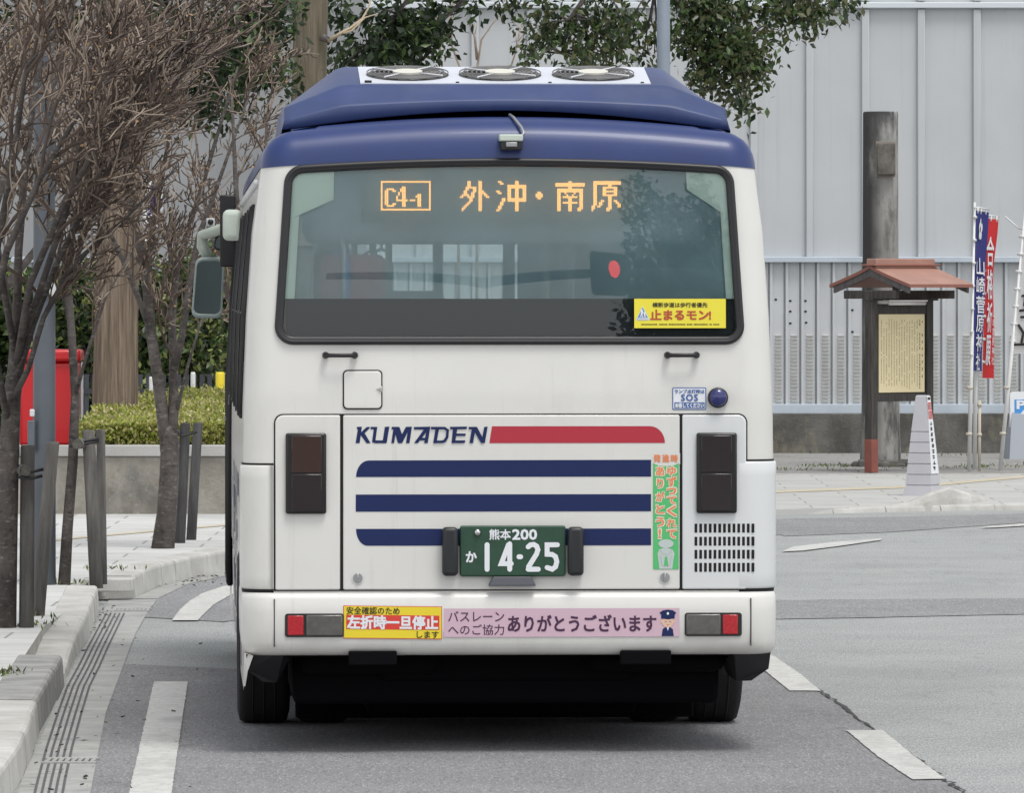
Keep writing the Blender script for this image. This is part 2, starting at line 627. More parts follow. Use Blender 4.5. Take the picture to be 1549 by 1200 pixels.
# --- window seal and glass
path = win_path(0.0)
c = MB()
pp = [Vector(rear3(x, z, 0.004)) for x, z in path]
n = len(pp)
ring = []
cs = [(-0.019, -0.004), (-0.017, 0.010), (-0.010, 0.016), (-0.002, 0.017), (0.002, 0.012), (0.006, 0.013), (0.013, 0.010), (0.018, 0.004), (0.018, -0.012), (-0.019, -0.012)]
for i in range(n):
    d = (pp[(i + 1) % n] - pp[i - 1]).normalized()
    nrm = Vector((0, -math.cos(TILT), math.sin(TILT)))
    inw = nrm.cross(d).normalized()                 # sign fixed below
    ctr = Vector(rear3(0, 2.15))
    if inw.dot(ctr - pp[i]) < 0: inw = -inw
    ring.append([pp[i] + inw * a + nrm * b for a, b in cs])
vs = [p for r_ in ring for p in r_]
kk = len(cs)
fs = [(i * kk + j, i * kk + (j + 1) % kk, ((i + 1) % n) * kk + (j + 1) % kk, ((i + 1) % n) * kk + j) for i in range(n) for j in range(kk)]
c.add(vs, fs, 0, True)
rear_window = c.build("rear_window", M['seal'], bus)
g = MB()
nx = 60
gz = [WZ0 - 0.005 + (WZ1 - WZ0 + 0.01) * i / 30 for i in range(31)]
grow = []
for z in gz:
    hw = WB + (WT_ - WB) * (z - WZ0) / (WZ1 - WZ0)
    dz = min(z - gz[0], gz[-1] - z)
    if dz < WR: hw -= WR - math.sqrt(max(0, WR * WR - (WR - dz) ** 2))
    grow.append([(x, YO(z) + 0.008 - 0.011 * (1 - (x / 1.0) ** 2) + 0.011 * (z - 2.15) ** 2, z + crown(x, z)) for x in [hw * (-1 + 2 * k / nx) for k in range(nx + 1)]])
g.grid(grow)
g.build("glass", M['glass'], rear_window)
flm = MB()
zf = lz(452)
flm.grid([[(x, YO(z) + 0.030 - 0.011 * (1 - (x / 1.0) ** 2), z + crown(x, z)) for x in np.linspace(-(WB + (WT_ - WB) * (z - WZ0) / (WZ1 - WZ0)) + .01, (WB + (WT_ - WB) * (z - WZ0) / (WZ1 - WZ0)) - .01, 31)] for z in np.linspace(zf, WZ1 - 0.004, 12)])
flm.build("window_film", film_mat('frosted_film', (0.72, 0.93, 0.98), 0.44), rear_window)
MB().box(lx(433), lx(1119), YO(1.87) + 0.035, YO(1.87) + 0.06, 1.70, lz(452)).build("sill_panel", mat('sill_black', (0.035, 0.036, 0.042), 0.6), rear_window)
for s, q in ((1, [(443, 258), (506, 258), (505, 302), (440, 331)]), (-1, [(1040, 258), (1104, 258), (1109, 331), (1041, 286)])):
    mb = MB()
    strip = [(440, 331), (453, 326), (446, 452), (431, 452)] if s > 0 else [(1092, 320), (1109, 331), (1119, 452), (1100, 452)]
    for qq in (q, strip):
        f3 = [(lx(a), YO(lz(b)) + 0.0125, lz(b)) for a, b in qq]
        b3 = [(x, y + 0.008, z) for x, y, z in f3]
        mb.add(f3 + b3, [(0, 1, 2, 3), (7, 6, 5, 4), (0, 4, 5, 1), (1, 5, 6, 2), (2, 6, 7, 3), (3, 7, 4, 0)])
    mb.build("interior_trim", M['trim'], rear_window)

# --- rear bench seen through the glass
MB().box(lx(484), lx(588), 0.34, 0.46, 1.3, lz(384), 0, 0.04, 3).build("rear_seat", mat('red_moquette', (0.62, 0.13, 0.10), 0.9, var=0.3, vscale=30), bus)
MB().box(lx(436), lx(478), 0.30, 0.40, 1.3, lz(374), 0, 0.065, 4).build("rear_seat", mat('grey_moquette', (0.75, 0.68, 0.56), 0.9, var=0.25, vscale=30), bus)
MB().box(lx(519), lx(532), 0.315, 0.335, 1.5, lz(388), 0, 0.004).build("notice_strip", mat('strip_blue', (0.10, 0.2, 0.85), 0.6), bus)
MB().tube([(lx(524), 0.30, 1.4), (lx(523), 0.30, lz(372)), (lx(518), 0.30, lz(364))], 0.010, 8).build("grip_pole", M['letter_white'], bus)
# --- destination display
yb = YO(2.42) + 0.055
MB().box(lx(548), lx(982), yb, yb + 0.06, lz(336), lz(250), 0, 0.006).build("sign_case", M['board'], bus)
MB().box(lx(460), lx(1080), yb + 0.25, yb + 0.65, lz(368), lz(262), 0, 0.05).build("ceiling_duct", M['ltgrey'], bus)
LED = {
'C4': ["##########################", "#........................#", "#........................#", "#..........##............#",
       "#..####...###............#", "#.##..##..###............#", "#.##.....#.##............#", "#.##.....#.##......##....#",
       "#.##....#..##.....###....#", "#.##....#..##......##....#", "#.##....######.###.##....#", "#.##.......##......##....#",
       "#.##..##...##......##....#", "#..####....##......##....#", "#........................#", "##########################"],
'soto': ["....##....##....", "....##....##....", "....##....##....", "...######.##....", "...##..##.##....", "..##...##.###...", "..##..##..####..", ".####.##..##.##.",
         "##..####..##..##", ".....##...##....", ".....##...##....", "....##....##....", "...##.....##....", "..##......##....", ".##.......##....", ".#........##...."],
'oki': [".##.......##....", "..##......##....", "......##########", "......##########", "......##..##..##", "##....##..##..##", ".##...##..##..##", "......##..##..##",
        "......##..##..##", "...##.##########", "...##.##########", "..##......##....", "..##......##....", ".##.......##....", ".##.......##....", "##........##...."],
'minami': [".......##.......", "################", "################", ".......##.......", ".##############.", ".##############.", ".##..#....#..##.", ".##...#..#...##.",
           ".##.########.##.", ".##....##....##.", ".##....##....##.", ".##.########.##.", ".##....##....##.", ".##....##....##.", ".##....##...###.", ".##....##...##.."],
'hara': [".###############", ".###############", ".##......##.....", ".##...########..", ".##...##....##..", ".##...########..", ".##...##....##..", ".##...########..",
         ".##......##.....", ".##......##.....", ".##..##..##.##..", ".##.##...##..##.", ".##.##...##...##", "##.##....##...##", "##......###.....", "#.......##......"],
'dot': [".##.", "####", "####", ".##."],
}
for key, (a, b, c_, d) in {'C4': (577, 273, 653, 318), 'soto': (697, 273, 742, 319), 'oki': (752, 273, 798, 319), 'dot': (812, 289, 823, 301), 'minami': (842, 273, 887, 319), 'hara': (897, 273, 942, 319)}.items():
    bm_, mb = LED[key], MB()
    nr, nc = len(bm_), len(bm_[0])
    for i, row in enumerate(bm_):
        for j, ch in enumerate(row):
            if ch == '#':
                u0, u1 = lx(a + (c_ - a) * (j + 0.04) / nc), lx(a + (c_ - a) * (j + 0.86) / nc)
                v1, v0 = lz(b + (d - b) * (i + 0.02) / nr), lz(b + (d - b) * (i + 0.98) / nr)
                mb.box(u0, u1, yb - 0.006, yb - 0.001, v0, v1)
    mb.build("display_lettering", M['led'], bus)

# --- rear panels (plates over a dark gap)
def plate(mb, x0, x1, z0, z1, y=0.0, t=0.012, r=0.02, round_=(1, 1, 1, 1), lip=0.0045, mi=0, n=5):
    """panel with rounded corners (bl, br, tr, tl) and a rolled lip"""
    def loop(ins):
        pts = []
        for k, (cx, cz, a0) in enumerate(((x0, z0, 180), (x1, z0, 270), (x1, z1, 0), (x0, z1, 90))):
            rr_ = max(0.001, r * round_[k])
            sx = 1 if cx == x0 else -1
            sz = 1 if cz == z0 else -1
            ccx, ccz = cx + sx * max(rr_, ins), cz + sz * max(rr_, ins)
            q = max(rr_ - ins, 0.0003)
            for i in range(n + 1):
                a = R(a0 + 90 * i / n)
                pts.append((ccx + q * math.cos(a), ccz + q * math.sin(a)))
        return pts
    rows = []
    for ins, dy in ((0, 0), (0, t * 0.55), (lip * 0.3, t * 0.85), (lip, t), (lip + 0.003, t)):
        rows.append([(a, y - dy, b) for a, b in loop(ins)])
    mb.grid(rows, mi, True, True)
    b = len(mb.v) - len(rows[-1])
    mb.f.append(tuple(range(b, b + len(rows[-1])))); mb.m.append(mi); mb.sm.append(False)
    return mb
# the hatch region
_g = []
for cx_, cz_, a0 in ((lx(414.5), lz(894), 180), (lx(1131.5), lz(894), 270), (lx(1131.5), lz(626), 0), (lx(414.5), lz(626), 90)):
    q_ = 0.039 if a0 in (0, 90) else 0.001
    sx_ = 1 if cx_ < 0 else -1
    sz_ = 1 if cz_ < 1 else -1
    for i in range(7):
        a = R(a0 + 15 * i)
        _g.append((cx_ + sx_ * q_ + q_ * math.cos(a), -0.0035, cz_ + sz_ * q_ + q_ * math.sin(a)))
MB().poly(_g).build("panel_gap", M['seam'], bus)
hatch = plate(MB(), lx(519), lx(1028.5), lz(892), lz(628), r=0.008).build("engine_hatch", M['white'], bus)
lpl = plate(MB(), lx(416.5), lx(514.5), lz(892), lz(628), r=0.035, round_=(.2, .2, .2, 1)).build("lamp_panel", M['white'], bus)
lpr = plate(MB(), lx(1032.5), lx(1129.5), lz(892), lz(628), r=0.035, round_=(.2, .2, 1, .2)).build("lamp_panel", M['cool_white'], bus)
# corner panels
def corner_cols(side, x_in):
    hw0 = HW(1.0) - RC
    if side > 0:
        return [('rear', x_in / hw0)] + [('rear', 1.0)] + [('ra', (i + 1) / NARC) for i in range(NARC)] + [('rs', 0.004 * i) for i in range(1, 10)]
    return [('ls', 1 - 0.004 * i) for i in range(9, 0, -1)] + [('ls', 1.0)] + [('la', (i + 1) / NARC) for i in range(NARC)] + [('rear', -x_in / hw0)]
for side, x_in, z1, m_ in ((1, lx(1119), lz(698.5), M['cool_white']), (-1, -lx(413), lz(703.5), M['white'])):
    cols = corner_cols(side, x_in)
    zz = [lz(892), lz(890), lz(888)] + [lz(888) + (z1 - 0.008 - lz(888)) * i / 10 for i in range(1, 11)] + [z1 - 0.003, z1]
    offs = [0.0, 0.010, 0.0123] + [0.0123] * 10 + [0.010, 0.0]
    MB().grid([body_row(z, o_, cols=cols) for z, o_ in zip(zz, offs)]).build("corner_panel", m_, bus)
    MB().grid([body_row(z, 0.003, cols=cols) for z in (z1 - 0.002, z1 + 0.008)]).build("panel_gap", M['seam'], bus)
    MB().grid([body_row(z, 0.004, cols=cols) for z in (lz(897), lz(890))]).build("panel_gap", M['seam'], bus)

# --- stripes and livery lettering
def hz(off):                                        # px on the hatch face -> local 3d
    return lambda u, v: (lx(u), -off, lz(v))
H1 = hz(0.0135)
def film(pts, name, m, parent, off=0.0135):
    t3 = hz(off)
    mb = MB()
    mb.poly([t3(u, v) for u, v in pts])
    return mb.build(name, m, parent)
def arcp(cx, cy, rx, ry, a0, a1, n=10):
    return [(cx + rx * math.cos(R(a0 + (a1 - a0) * i / n)), cy - ry * math.sin(R(a0 + (a1 - a0) * i / n))) for i in range(n + 1)]
film([(744, 645)] + [(983, 645)] + arcp(983, 670.5, 23, 25.5, 80, 0) + [(1006, 670.5), (740, 670.5)], "red_stripe", M['red'], hatch)
film(arcp(558, 721.5, 19.5, 25, 180, 90) + [(985, 696), (985, 721.5)], "navy_stripe", M['navy'], hatch)
film([(538, 748), (985, 748), (985, 774), (538, 774)], "navy_stripe", M['navy'], hatch)
film([(538.5, 800)] + [(985, 800), (985, 825.5)] + arcp(556, 800, 17.5, 25.5, 270, 180), "navy_stripe", M['navy'], hatch)
KM = [[(68, 40), (122, 38), (98, 214), (54, 214), (78, 66), (68, 62)], [(104, 106), (172, 42), (206, 40), (202, 58), (136, 120)], [(112, 106), (142, 92), (214, 214), (172, 214), (106, 124)],
      [(214, 40), (286, 40), (266, 180), (270, 184), (340, 184), (345, 180), (366, 40), (414, 38), (386, 206), (380, 214), (262, 214), (236, 206), (230, 196), (248, 66), (214, 66)],
      [(440, 40), (520, 40), (548, 118), (590, 40), (654, 38), (628, 214), (590, 214), (608, 96), (548, 214), (506, 214), (478, 120), (464, 214), (434, 214), (456, 66), (436, 66)],
      [(674, 42), (850, 38), (822, 214), (784, 214), (804, 100), (716, 214), (676, 214), (780, 70), (676, 68)], [(736, 184), (792, 184), (796, 158), (755, 158)],
      [(908, 42), (946, 42), (914, 214), (880, 214)],
      [(1092, 40), (1140, 40), (1112, 214), (1076, 214)], [(1060, 40), (1240, 38), (1236, 66), (1060, 66)], [(1112, 112), (1228, 112), (1222, 138), (1108, 138)], [(1086, 186), (1222, 184), (1216, 214), (1082, 214)],
      [(1258, 42), (1345, 40), (1404, 150), (1424, 42), (1460, 38), (1430, 214), (1390, 214), (1325, 100), (1304, 214), (1266, 214), (1290, 68), (1258, 68)]]
mb = MB()
for i, poly in enumerate(KM):
    t3 = hz(0.0135 + 0.00025 * i)
    mb.poly([t3(530 + u / 7.04, 640 + v / 7.04) for u, v in poly])
ribbon(mb, [(856, 54), (1000, 54), (1034, 78), (1028, 150), (1000, 192), (970, 200), (888, 200)], 28, lambda u, v: hz(0.0175)(530 + u / 7.04, 640 + v / 7.04), caps=False)
mb.build("livery_lettering", M['navy'], hatch)

# --- hatch locks, plate, lamps
for px in (541, 1006):
    mb = MB()
    c3 = Vector((lx(px), -0.0125, lz(874.5)))
    mb.disc(c3 + Vector((0, -0.002, 0)), (1, 0, 0), (0, 0, 1), 0.028, 28, 0, 0.021)
    mb.disc(c3 + Vector((0, -0.0045, 0)), (1, 0, 0), (0, 0, 1), 0.021, 28, 1)
    mb.box(c3.x - 0.004, c3.x + 0.004, c3.y - 0.012, c3.y - 0.004, c3.z - 0.02, c3.z + 0.02, 2, 0.002)
    mb.build("hatch_lock", [M['white'], M['steel'], M['chrome']], hatch)
Y0 = -0.012
plate_o = plate(MB(), lx(695), lx(855), lz(872), lz(795), y=-0.030, t=0.012, r=0.012, lip=0.006).build("number_plate", M['plate'], bus)
mb = MB()
mb.box(lx(700), lx(850), -0.030, -0.0125, lz(868), lz(799))
mb.build("plate_backing", M['black'], plate_o)
pt = lambda off: (lambda u, v: (lx(690 + u / 7.745), -off, lz(780 + v / 7.745)))
mb = MB()
digs = [[(357, 340), (357, 628)], [(608, 340), (523, 562), (640, 562)], [(622, 330), (622, 628)], [(730, 482), (750, 482)], [(838, 366), (866, 342), (905, 338), (938, 358), (952, 400), (935, 452), (842, 600)], [(838, 628), (956, 628)],
        [(1180, 342), (1060, 342), (1060, 452), (1118, 455), (1158, 480), (1174, 540), (1158, 600), (1120, 628), (1060, 608)]]
for i, d in enumerate(digs):
    ribbon(mb, d, 58, pt(0.0435 + 0.0003 * i))
def pbox(a, b, c_, d):
    return (a, d, c_, b)                            # px box (x0,ytop,x1,ybot) -> (u0,v0,u1,v1) with v at the bottom first
fit_text(mb, "熊本", pbox(690 + 385 / 7.745, 780 + 160 / 7.745, 690 + 632 / 7.745, 780 + 280 / 7.745), hz(0.0437), 0, 0.02)
fit_text(mb, "200", pbox(690 + 655 / 7.745, 780 + 163 / 7.745, 690 + 938 / 7.745, 780 + 280 / 7.745), hz(0.0437), 0, 0.03)
fit_text(mb, "か", pbox(690 + 112 / 7.745, 780 + 420 / 7.745, 690 + 232 / 7.745, 780 + 542 / 7.745), hz(0.0437), 0, 0.03)
mb.build("plate_lettering", M['letter_white'], plate_o)
mb = MB()
mb.tube([(lx(721.5), -0.042, lz(805.5)), (lx(721.5), -0.05, lz(805.5)), (lx(721.5), -0.055, lz(805.5))], [0.0145, 0.0145, 0.009], 16)
mb.build("seal_cap", M['chrome'], plate_o)
for a, b in ((668, 692), (858, 882)):
    mb = MB()
    mb.box(lx(a), lx(b), -0.075, -0.012, lz(871), lz(797), 0, 0.018, 4)
    mb.build("plate_lamp", mat('lamp_black', (0.016, 0.017, 0.02), 0.4), bus)
mb = MB()
x0, x1, zt, zb = lx(745), lx(803), lz(872), lz(886)
mb.add([(x0, -0.012, zt), (x1, -0.012, zt), (lx(810), -0.012, zb), (lx(738), -0.012, zb), (x0, -0.045, zt), (x1, -0.045, zt), (lx(810), -0.06, zb), (lx(738), -0.06, zb)],
       [(4, 5, 6, 7), (0, 4, 7, 3), (1, 2, 6, 5), (0, 1, 5, 4), (3, 7, 6, 2)])
mb.build("hatch_handle", mat('handle_grey', (0.05, 0.055, 0.07), 0.45), bus, 0.004)

# --- tail lamps
for k, (a, b) in enumerate(((432, 493.5), (1053.5, 1115))):
    par = lpl if k == 0 else lpr
    tl = MB().box(lx(a), lx(b), -0.036, -0.012, lz(777), lz(655), 0, 0.010, 3).build("tail_lamp", mat('lamp_housing', (0.01, 0.009, 0.01), 0.3), par)
    xi, xo = (lx(a + 9), lx(b - 7)) if k == 0 else (lx(a + 7), lx(b - 8))
    MB().box(xi, xo, -0.040, -0.030, lz(715), lz(659), 0, 0.003, 2).build("lens", M['amber'] if k == 0 else M['darkred'], tl)
    MB().box(xi, xo, -0.040, -0.030, lz(773), lz(717), 0, 0.003, 2).build("lens", M['darkred'], tl)
# --- vent slots
mb = MB()
for r_ in range(4):
    for q in range(13):
        px, py = 1051 + q * 7.22, 793 + r_ * 19.8
        mb.box(lx(px), lx(px + 4.2), -0.0132, -0.011, lz(py + 13.5), lz(py))
mb.build("vent_slots", M['seam'], lpr)

# --- upper rear panel details
for px in (514.5, 1032):
    mb = MB()
    zc = lz(537.5)
    mb.tube([(lx(px - 22), -0.002, zc), (lx(px - 22), -0.03, zc), (lx(px - 16), -0.042, zc), (lx(px + 16), -0.042, zc), (lx(px + 22), -0.03, zc), (lx(px + 22), -0.002, zc)], [0.016, 0.012, 0.0095, 0.0095, 0.012, 0.016], 10)
    mb.build("grab_handle", M['black'], bus)
def rr_outline(x0, x1, z0, z1, r, n=5):
    pts = []
    for cx, cz, a0 in ((x0 + r, z0 + r, 180), (x1 - r, z0 + r, 270), (x1 - r, z1 - r, 0), (x0 + r, z1 - r, 90)):
        for i in range(n + 1):
            a = R(a0 + 90 * i / n)
            pts.append((cx + r * math.cos(a), cz + r * math.sin(a)))
    return pts
def rear_y(z): return YO(z)
fd = MB()
o1 = rr_outline(lx(518.5), lx(578.5), lz(619.5), lz(559.5), 0.02)
fd.poly([(x, YO(z) - 0.0045, z) for x, z in o1], 0)
o2 = rr_outline(lx(520.5), lx(576.5), lz(617.5), lz(561.5), 0.016)
fd.grid([[(x, YO(z) - 0.0005, z) for x, z in o2], [(x, YO(z) - 0.008, z) for x, z in o2]], 1, True, True)
o3 = rr_outline(lx(521.5), lx(575.5), lz(616.5), lz(562.5), 0.013)
fd.grid([[(x, YO(z) - 0.008, z) for x, z in o2], [(x, YO(z) - 0.0095, z) for x, z in o3]], 1, True, True)
fd.poly([(x, YO(z) - 0.0095, z) for x, z in o3], 1)
fdo = fd.build("filler_door", [M['seam'], M['white']], bus)
mb = MB()
mb.add([(lx(578), YO(1.58) - 0.006, lz(584)), (lx(578), YO(1.58) - 0.006, lz(594)), (lx(568), YO(1.58) - 0.008, lz(589)), (lx(576), YO(1.58) - 0.022, lz(589))], [(0, 2, 3), (2, 1, 3), (0, 3, 1)])
mb.build("door_latch", M['chrome'], fdo)
# thin gap line above the hatch
# SOS plate
sp = MB()
ysp = YO(1.54) - 0.003
def sbox(name_mb, a, b, c_, d, off, mi): name_mb.box(lx(a), lx(c_), -off, -off + 0.002, lz(d), lz(b), mi)
mb = MB()
o1 = rr_outline(lx(1017.5), lx(1069), lz(620.5), lz(586.5), 0.006)
mb.poly([(x, -0.002, z) for x, z in o1], 0)
o1 = rr_outline(lx(1019), lx(1067.5), lz(619), lz(588), 0.004)
mb.poly([(x, -0.003, z) for x, z in o1], 1)
mb.poly([(lx(u), -0.004, lz(v)) for u, v in ((1020.5, 609), (1066.5, 609), (1066.5, 618), (1020.5, 618))], 0)
sos = mb.build("sos_sign", [M['sosblue'], M['letter_white']], bus)
mb = MB()
fit_text(mb, "ランプ点灯時は", pbox(1021, 589.5, 1066, 595.5), hz(0.005), 0, 0.03)
fit_text(mb, "SOS", pbox(1031, 597, 1056, 607), hz(0.005), 0, 0.03, gap=0.16)
fit_text(mb, "110番してください", pbox(1022.5, 610, 1065, 617.2), hz(0.005), 1, 0.03)
mb.build("sign_lettering", [M['sosblue'], M['letter_white']], sos)
mb = MB()
cx, cz = lx(1086.5), lz(602)
mb.tube([(cx, -0.001, cz), (cx, -0.02, cz), (cx, -0.03, cz)], [0.044, 0.044, 0.040], 32, 0)
mb.tube([(cx, -0.028, cz), (cx, -0.034, cz), (cx, -0.042, cz), (cx, -0.046, cz), (cx, -0.048, cz)], [0.038, 0.037, 0.030, 0.018, 0.002], 32, 1)
mb.build("sos_lamp", [M['black'], M['bluelens']], bus)

# --- bumper
bz = [0.702, 0.699, 0.690, 0.675, 0.62, 0.55, 0.49, 0.465, 0.445, 0.432, 0.428, 0.43]
bo = [0.0, 0.010, 0.022, 0.030, 0.034, 0.034, 0.030, 0.024, 0.010, -0.02, -0.06, -0.10]
bcols = [('ls', 1 - 0.11 * i / 12) for i in range(12, 0, -1)] + [('ls', 1.0)] + [('la', (i + 1) / NARC) for i in range(NARC - 1)] + [('rear', -1 + 2 * i / 60) for i in range(61)] + [('ra', (i + 1) / NARC) for i in range(NARC)] + [('rs', 0.11 * i / 12) for i in range(0, 13)]
bumper = MB().grid([[(x, y - 0.65 * o_, zz_) for x, y, zz_ in body_row(z, o_ * 0.35, cols=bcols, crowned=False)] for z, o_ in zip(bz, bo)]).build("bumper", M['white'], bus)
for px in (415, 1136):
    MB().box(lx(px) - 0.002, lx(px) + 0.002, -0.0358, -0.028, 0.47, 0.675).build("bumper_gap", M['seam'], bumper)
BO = 0.034
for a, c_, s in ((431, 520, 1), (1035.5, 1122, -1)):
    mb = MB()
    o1 = rr_outline(lx(a), lx(c_), lz(963), lz(927.5), 0.012)
    mb.grid([[(x, -BO + 0.002, z) for x, z in o1], [(x, -BO - 0.004, z) for x, z in o1]], 0, False, True)
    mb.poly([(x, -BO - 0.004, z) for x, z in o1], 0)
    lamp = mb.build("bumper_lamp", mat('bumper_lamp_case', (0.012, 0.012, 0.012), 0.5), bumper)
    ra, rb = (435, 459) if s > 0 else (1093, 1116)
    ca, cb = (463, 518) if s > 0 else (1037.5, 1090)
    MB().box(lx(ra), lx(rb), -BO - 0.009, -BO - 0.001, lz(960), lz(930.5), 0, 0.003).build("reflector", M['redlens'], lamp)
    MB().box(lx(ca), lx(cb), -BO - 0.013, -BO - 0.001, lz(961), lz(929.5), 0, 0.011, 3).build("reversing_lens", M['clear'], lamp)
for a, b in ((527, 600), (938, 1015)):
    MB().box(lx(a), lx(b), -0.0335, 0.02, lz(1006), lz(984.5), 0, 0.006).build("tow_recess", M['under'], bumper)

# --- stickers on bumper and hatch
def rect(mb, a, b, c_, d, off, mi): mb.poly([hz(off)(u, v) for u, v in ((a, b), (c_, b), (c_, d), (a, d))], mi)
mb = MB()
sk = 0.012                                          # slightly tilted sticker
def tilt(off):
    return lambda u, v: (lx(u), -off, lz(v + (u - 519) * sk))
def trect(mb, a, b, c_, d, off, mi): mb.poly([tilt(off)(u, v) for u, v in ((a, b), (c_, b), (c_, d), (a, d))], mi)
trect(mb, 519, 915.5, 668, 965, BO + 0.001, 1)
trect(mb, 520, 916.5, 667, 964, BO + 0.0016, 0)
trect(mb, 523.5, 929.3, 664, 951, BO + 0.0024, 1)
st = mb.build("turning_sticker", [M['yellow'], M['red2']], bumper)
mb = MB()
fit_text(mb, "安全確認のため", pbox(524, 917.3, 604, 928.3), tilt(BO + 0.0032), 0, 0.012)
fit_text(mb, "左折時一旦停止", pbox(525.5, 930.5, 661.5, 950), tilt(BO + 0.0032), 1, 0.04)
fit_text(mb, "します", pbox(630, 953, 663, 963.3), tilt(BO + 0.0032), 0, 0.012)
mb.build("sticker_lettering", [M['letter_black'], M['letter_white']], st)
mb = MB()
rect(mb, 671, 920.5, 1027.5, 963.5, BO + 0.001, 0)
st = mb.build("thanks_sticker", M['pink'], bumper)
mb = MB()
T = hz(BO + 0.002)
fit_text(mb, "バスレーン", pbox(677.5, 924.5, 762, 940), T, 0, 0.004)
fit_text(mb, "へのご協力", pbox(677.5, 944.5, 762, 960.5), T, 0, 0.004)
fit_text(mb, "ありがとうございます", pbox(768, 930.5, 992, 955.5), T, 0, 0.022)
mb.build("sticker_lettering", M['letter_purple'], st)
# printed bus-company officer: cap, face, uniform
Q = lambda off: (lambda u, v: hz(off)(760 + u / 5.53, 905 + v / 5.53))
mb = MB()
mb.poly([Q(BO + .002)(*p) for p in [(1330, 320), (1338, 262), (1360, 246), (1402, 246), (1424, 262), (1432, 320)]], 0)
mb.poly([Q(BO + .0026)(*p) for p in [(1372, 246), (1392, 246), (1382, 275)]], 2)
mb.poly([Q(BO + .0026)(*p) for p in arcp(1382, 200, 50, 48, 0, 360, 20)[:-1]], 1)
mb.poly([Q(BO + .0024)(*p) for p in arcp(1328, 196, 10, 14, 0, 360, 10)[:-1]], 1)
mb.poly([Q(BO + .0024)(*p) for p in arcp(1436, 196, 10, 14, 0, 360, 10)[:-1]], 1)
mb.poly([Q(BO + .0032)(*p) for p in [(1312, 124), (1340, 104), (1382, 98), (1424, 104), (1452, 124), (1440, 140), (1438, 172), (1382, 180), (1326, 172), (1326, 140)]], 0)
mb.poly([Q(BO + .0036)(*p) for p in arcp(1382, 130, 10, 12, 0, 360, 8)[:-1]], 2)
for xx in (1364, 1402):
    mb.poly([Q(BO + .0034)(*p) for p in [(xx - 11, 200), (xx, 194), (xx + 11, 200), (xx, 199)]], 0)
mb.poly([Q(BO + .0034)(*p) for p in [(1372, 222), (1394, 222), (1383, 229)]], 3)
mb.build("printed_officer", [M['navy'], M['skin'], M['letter_white'], M['letter_red']], st)

mb = MB()
rect(mb, 986.5, 686, 1029, 703, 0.0132, 1)
rect(mb, 988, 701.5, 1027, 862, 0.0139, 0)
mb.poly([hz(0.0143)(u, v) for u, v in arcp(1007.5, 699.5, 19.5, 6, 180, 360)], 1)
st = mb.build("courtesy_sticker", [M['green'], M['white']], hatch)
mb = MB()
sc = lambda u, v: (980 + u / 5.717, 680 + v / 5.714)
def cell(ch, u0, v0, u1, v1, out=True):
    a, b = sc(u0, v0); c_, d = sc(u1, v1)
    if out:
        fit_text(mb, ch, pbox(a - .7, b - .7, c_ + .7, d + .7), hz(0.0147), 1, 0.075)
    fit_text(mb, ch, pbox(a, b, c_, d), hz(0.0153), 0, 0.025)
for i, ch in enumerate("発進時"):
    cell(ch, 52 + i * 75, 47, 110 + i * 75, 112, False)
for ch, v0, v1 in (("ゆ", 152, 222), ("ず", 240, 322), ("っ", 336, 390), ("て", 412, 472), ("く", 490, 580), ("れ", 604, 672), ("て", 698, 768)):
    cell(ch, 170, v0, 245, v1)
for ch, v0, v1 in (("あ", 152, 228), ("り", 258, 334), ("が", 372, 448), ("と", 484, 556), ("う", 592, 668)):
    cell(ch, 72 if ch != "り" else 82, v0, 142 if ch != "り" else 132, v1)
cell("!", 96, 694, 112, 768)
mb.build("sticker_lettering", [M['orange'], M['cream']], st)
mb = MB()                                           # bowing figure
for k, pg in enumerate([[(100, 1036), (92, 960), (84, 905), (100, 868), (150, 850), (215, 868), (232, 905), (222, 960), (212, 1036)], arcp(158, 818, 66, 38, 0, 360, 24)[:-1]]):
    mb.poly([hz(0.0147 + k * 0.0005)(*sc(*p)) for p in pg], 0)
mb.poly([hz(0.0156)(*sc(*p)) for p in [(148, 930), (168, 930), (178, 1010), (140, 1010)]], 1)
for p in ([(104, 870), (130, 905), (158, 912), (188, 905), (212, 870)], [(110, 920), (122, 1000), (150, 1022)], [(205, 920), (192, 1000), (166, 1022)]):
    ribbon(mb, [sc(*q) for q in p], 0.5, hz(0.016), 2, False)
mb.build("printed_bowing_figure", [mat('print_pale_grey', (0.50, 0.56, 0.54), 0.5), M['green'], mat('print_grey', (0.36, 0.42, 0.4), 0.5)], st)

# yellow pedestrian sticker on the glass
GT = lambda off: (lambda u, v: (lx(u), YO(lz(v)) - 0.008 - off, lz(v)))
def grect(mb, a, b, c_, d, off, mi): mb.poly([GT(off)(u, v) for u, v in ((a, b), (c_, b), (c_, d), (a, d))], mi)
mb = MB()
grect(mb, 960, 452, 1099, 496.5, 0.002, 0)
st = mb.build("crossing_sticker", M['yellow2'], rear_window)
gs = lambda u, v: (950 + u / 9.68, 440 + v / 9.686)
mb = MB()
a, b = gs(365, 172); c_, d = gs(1172, 242)
fit_text(mb, "横断歩道は歩行者優先", pbox(a, b, c_, d), GT(0.0032), 0, 0.02)
a, b = gs(335, 280); c_, d = gs(1220, 425)
fit_text(mb, "止まるモン!", pbox(a, b, c_, d), GT(0.0032), 1, 0.035)
random.seed(4)
u = 198
while u < 1335:                                     # fine print too small to read: short marks
    w_ = random.choice((10, 14, 18))
    if random.random() < 0.86:
        a, b = gs(u, 484); c_, d = gs(u + w_, 503)
        grect(mb, a, b, c_, d, 0.0032, 0)
    u += w_ + 6
mb.build("sticker_lettering", [M['letter_black'], M['letter_red']], st)
mb = MB()
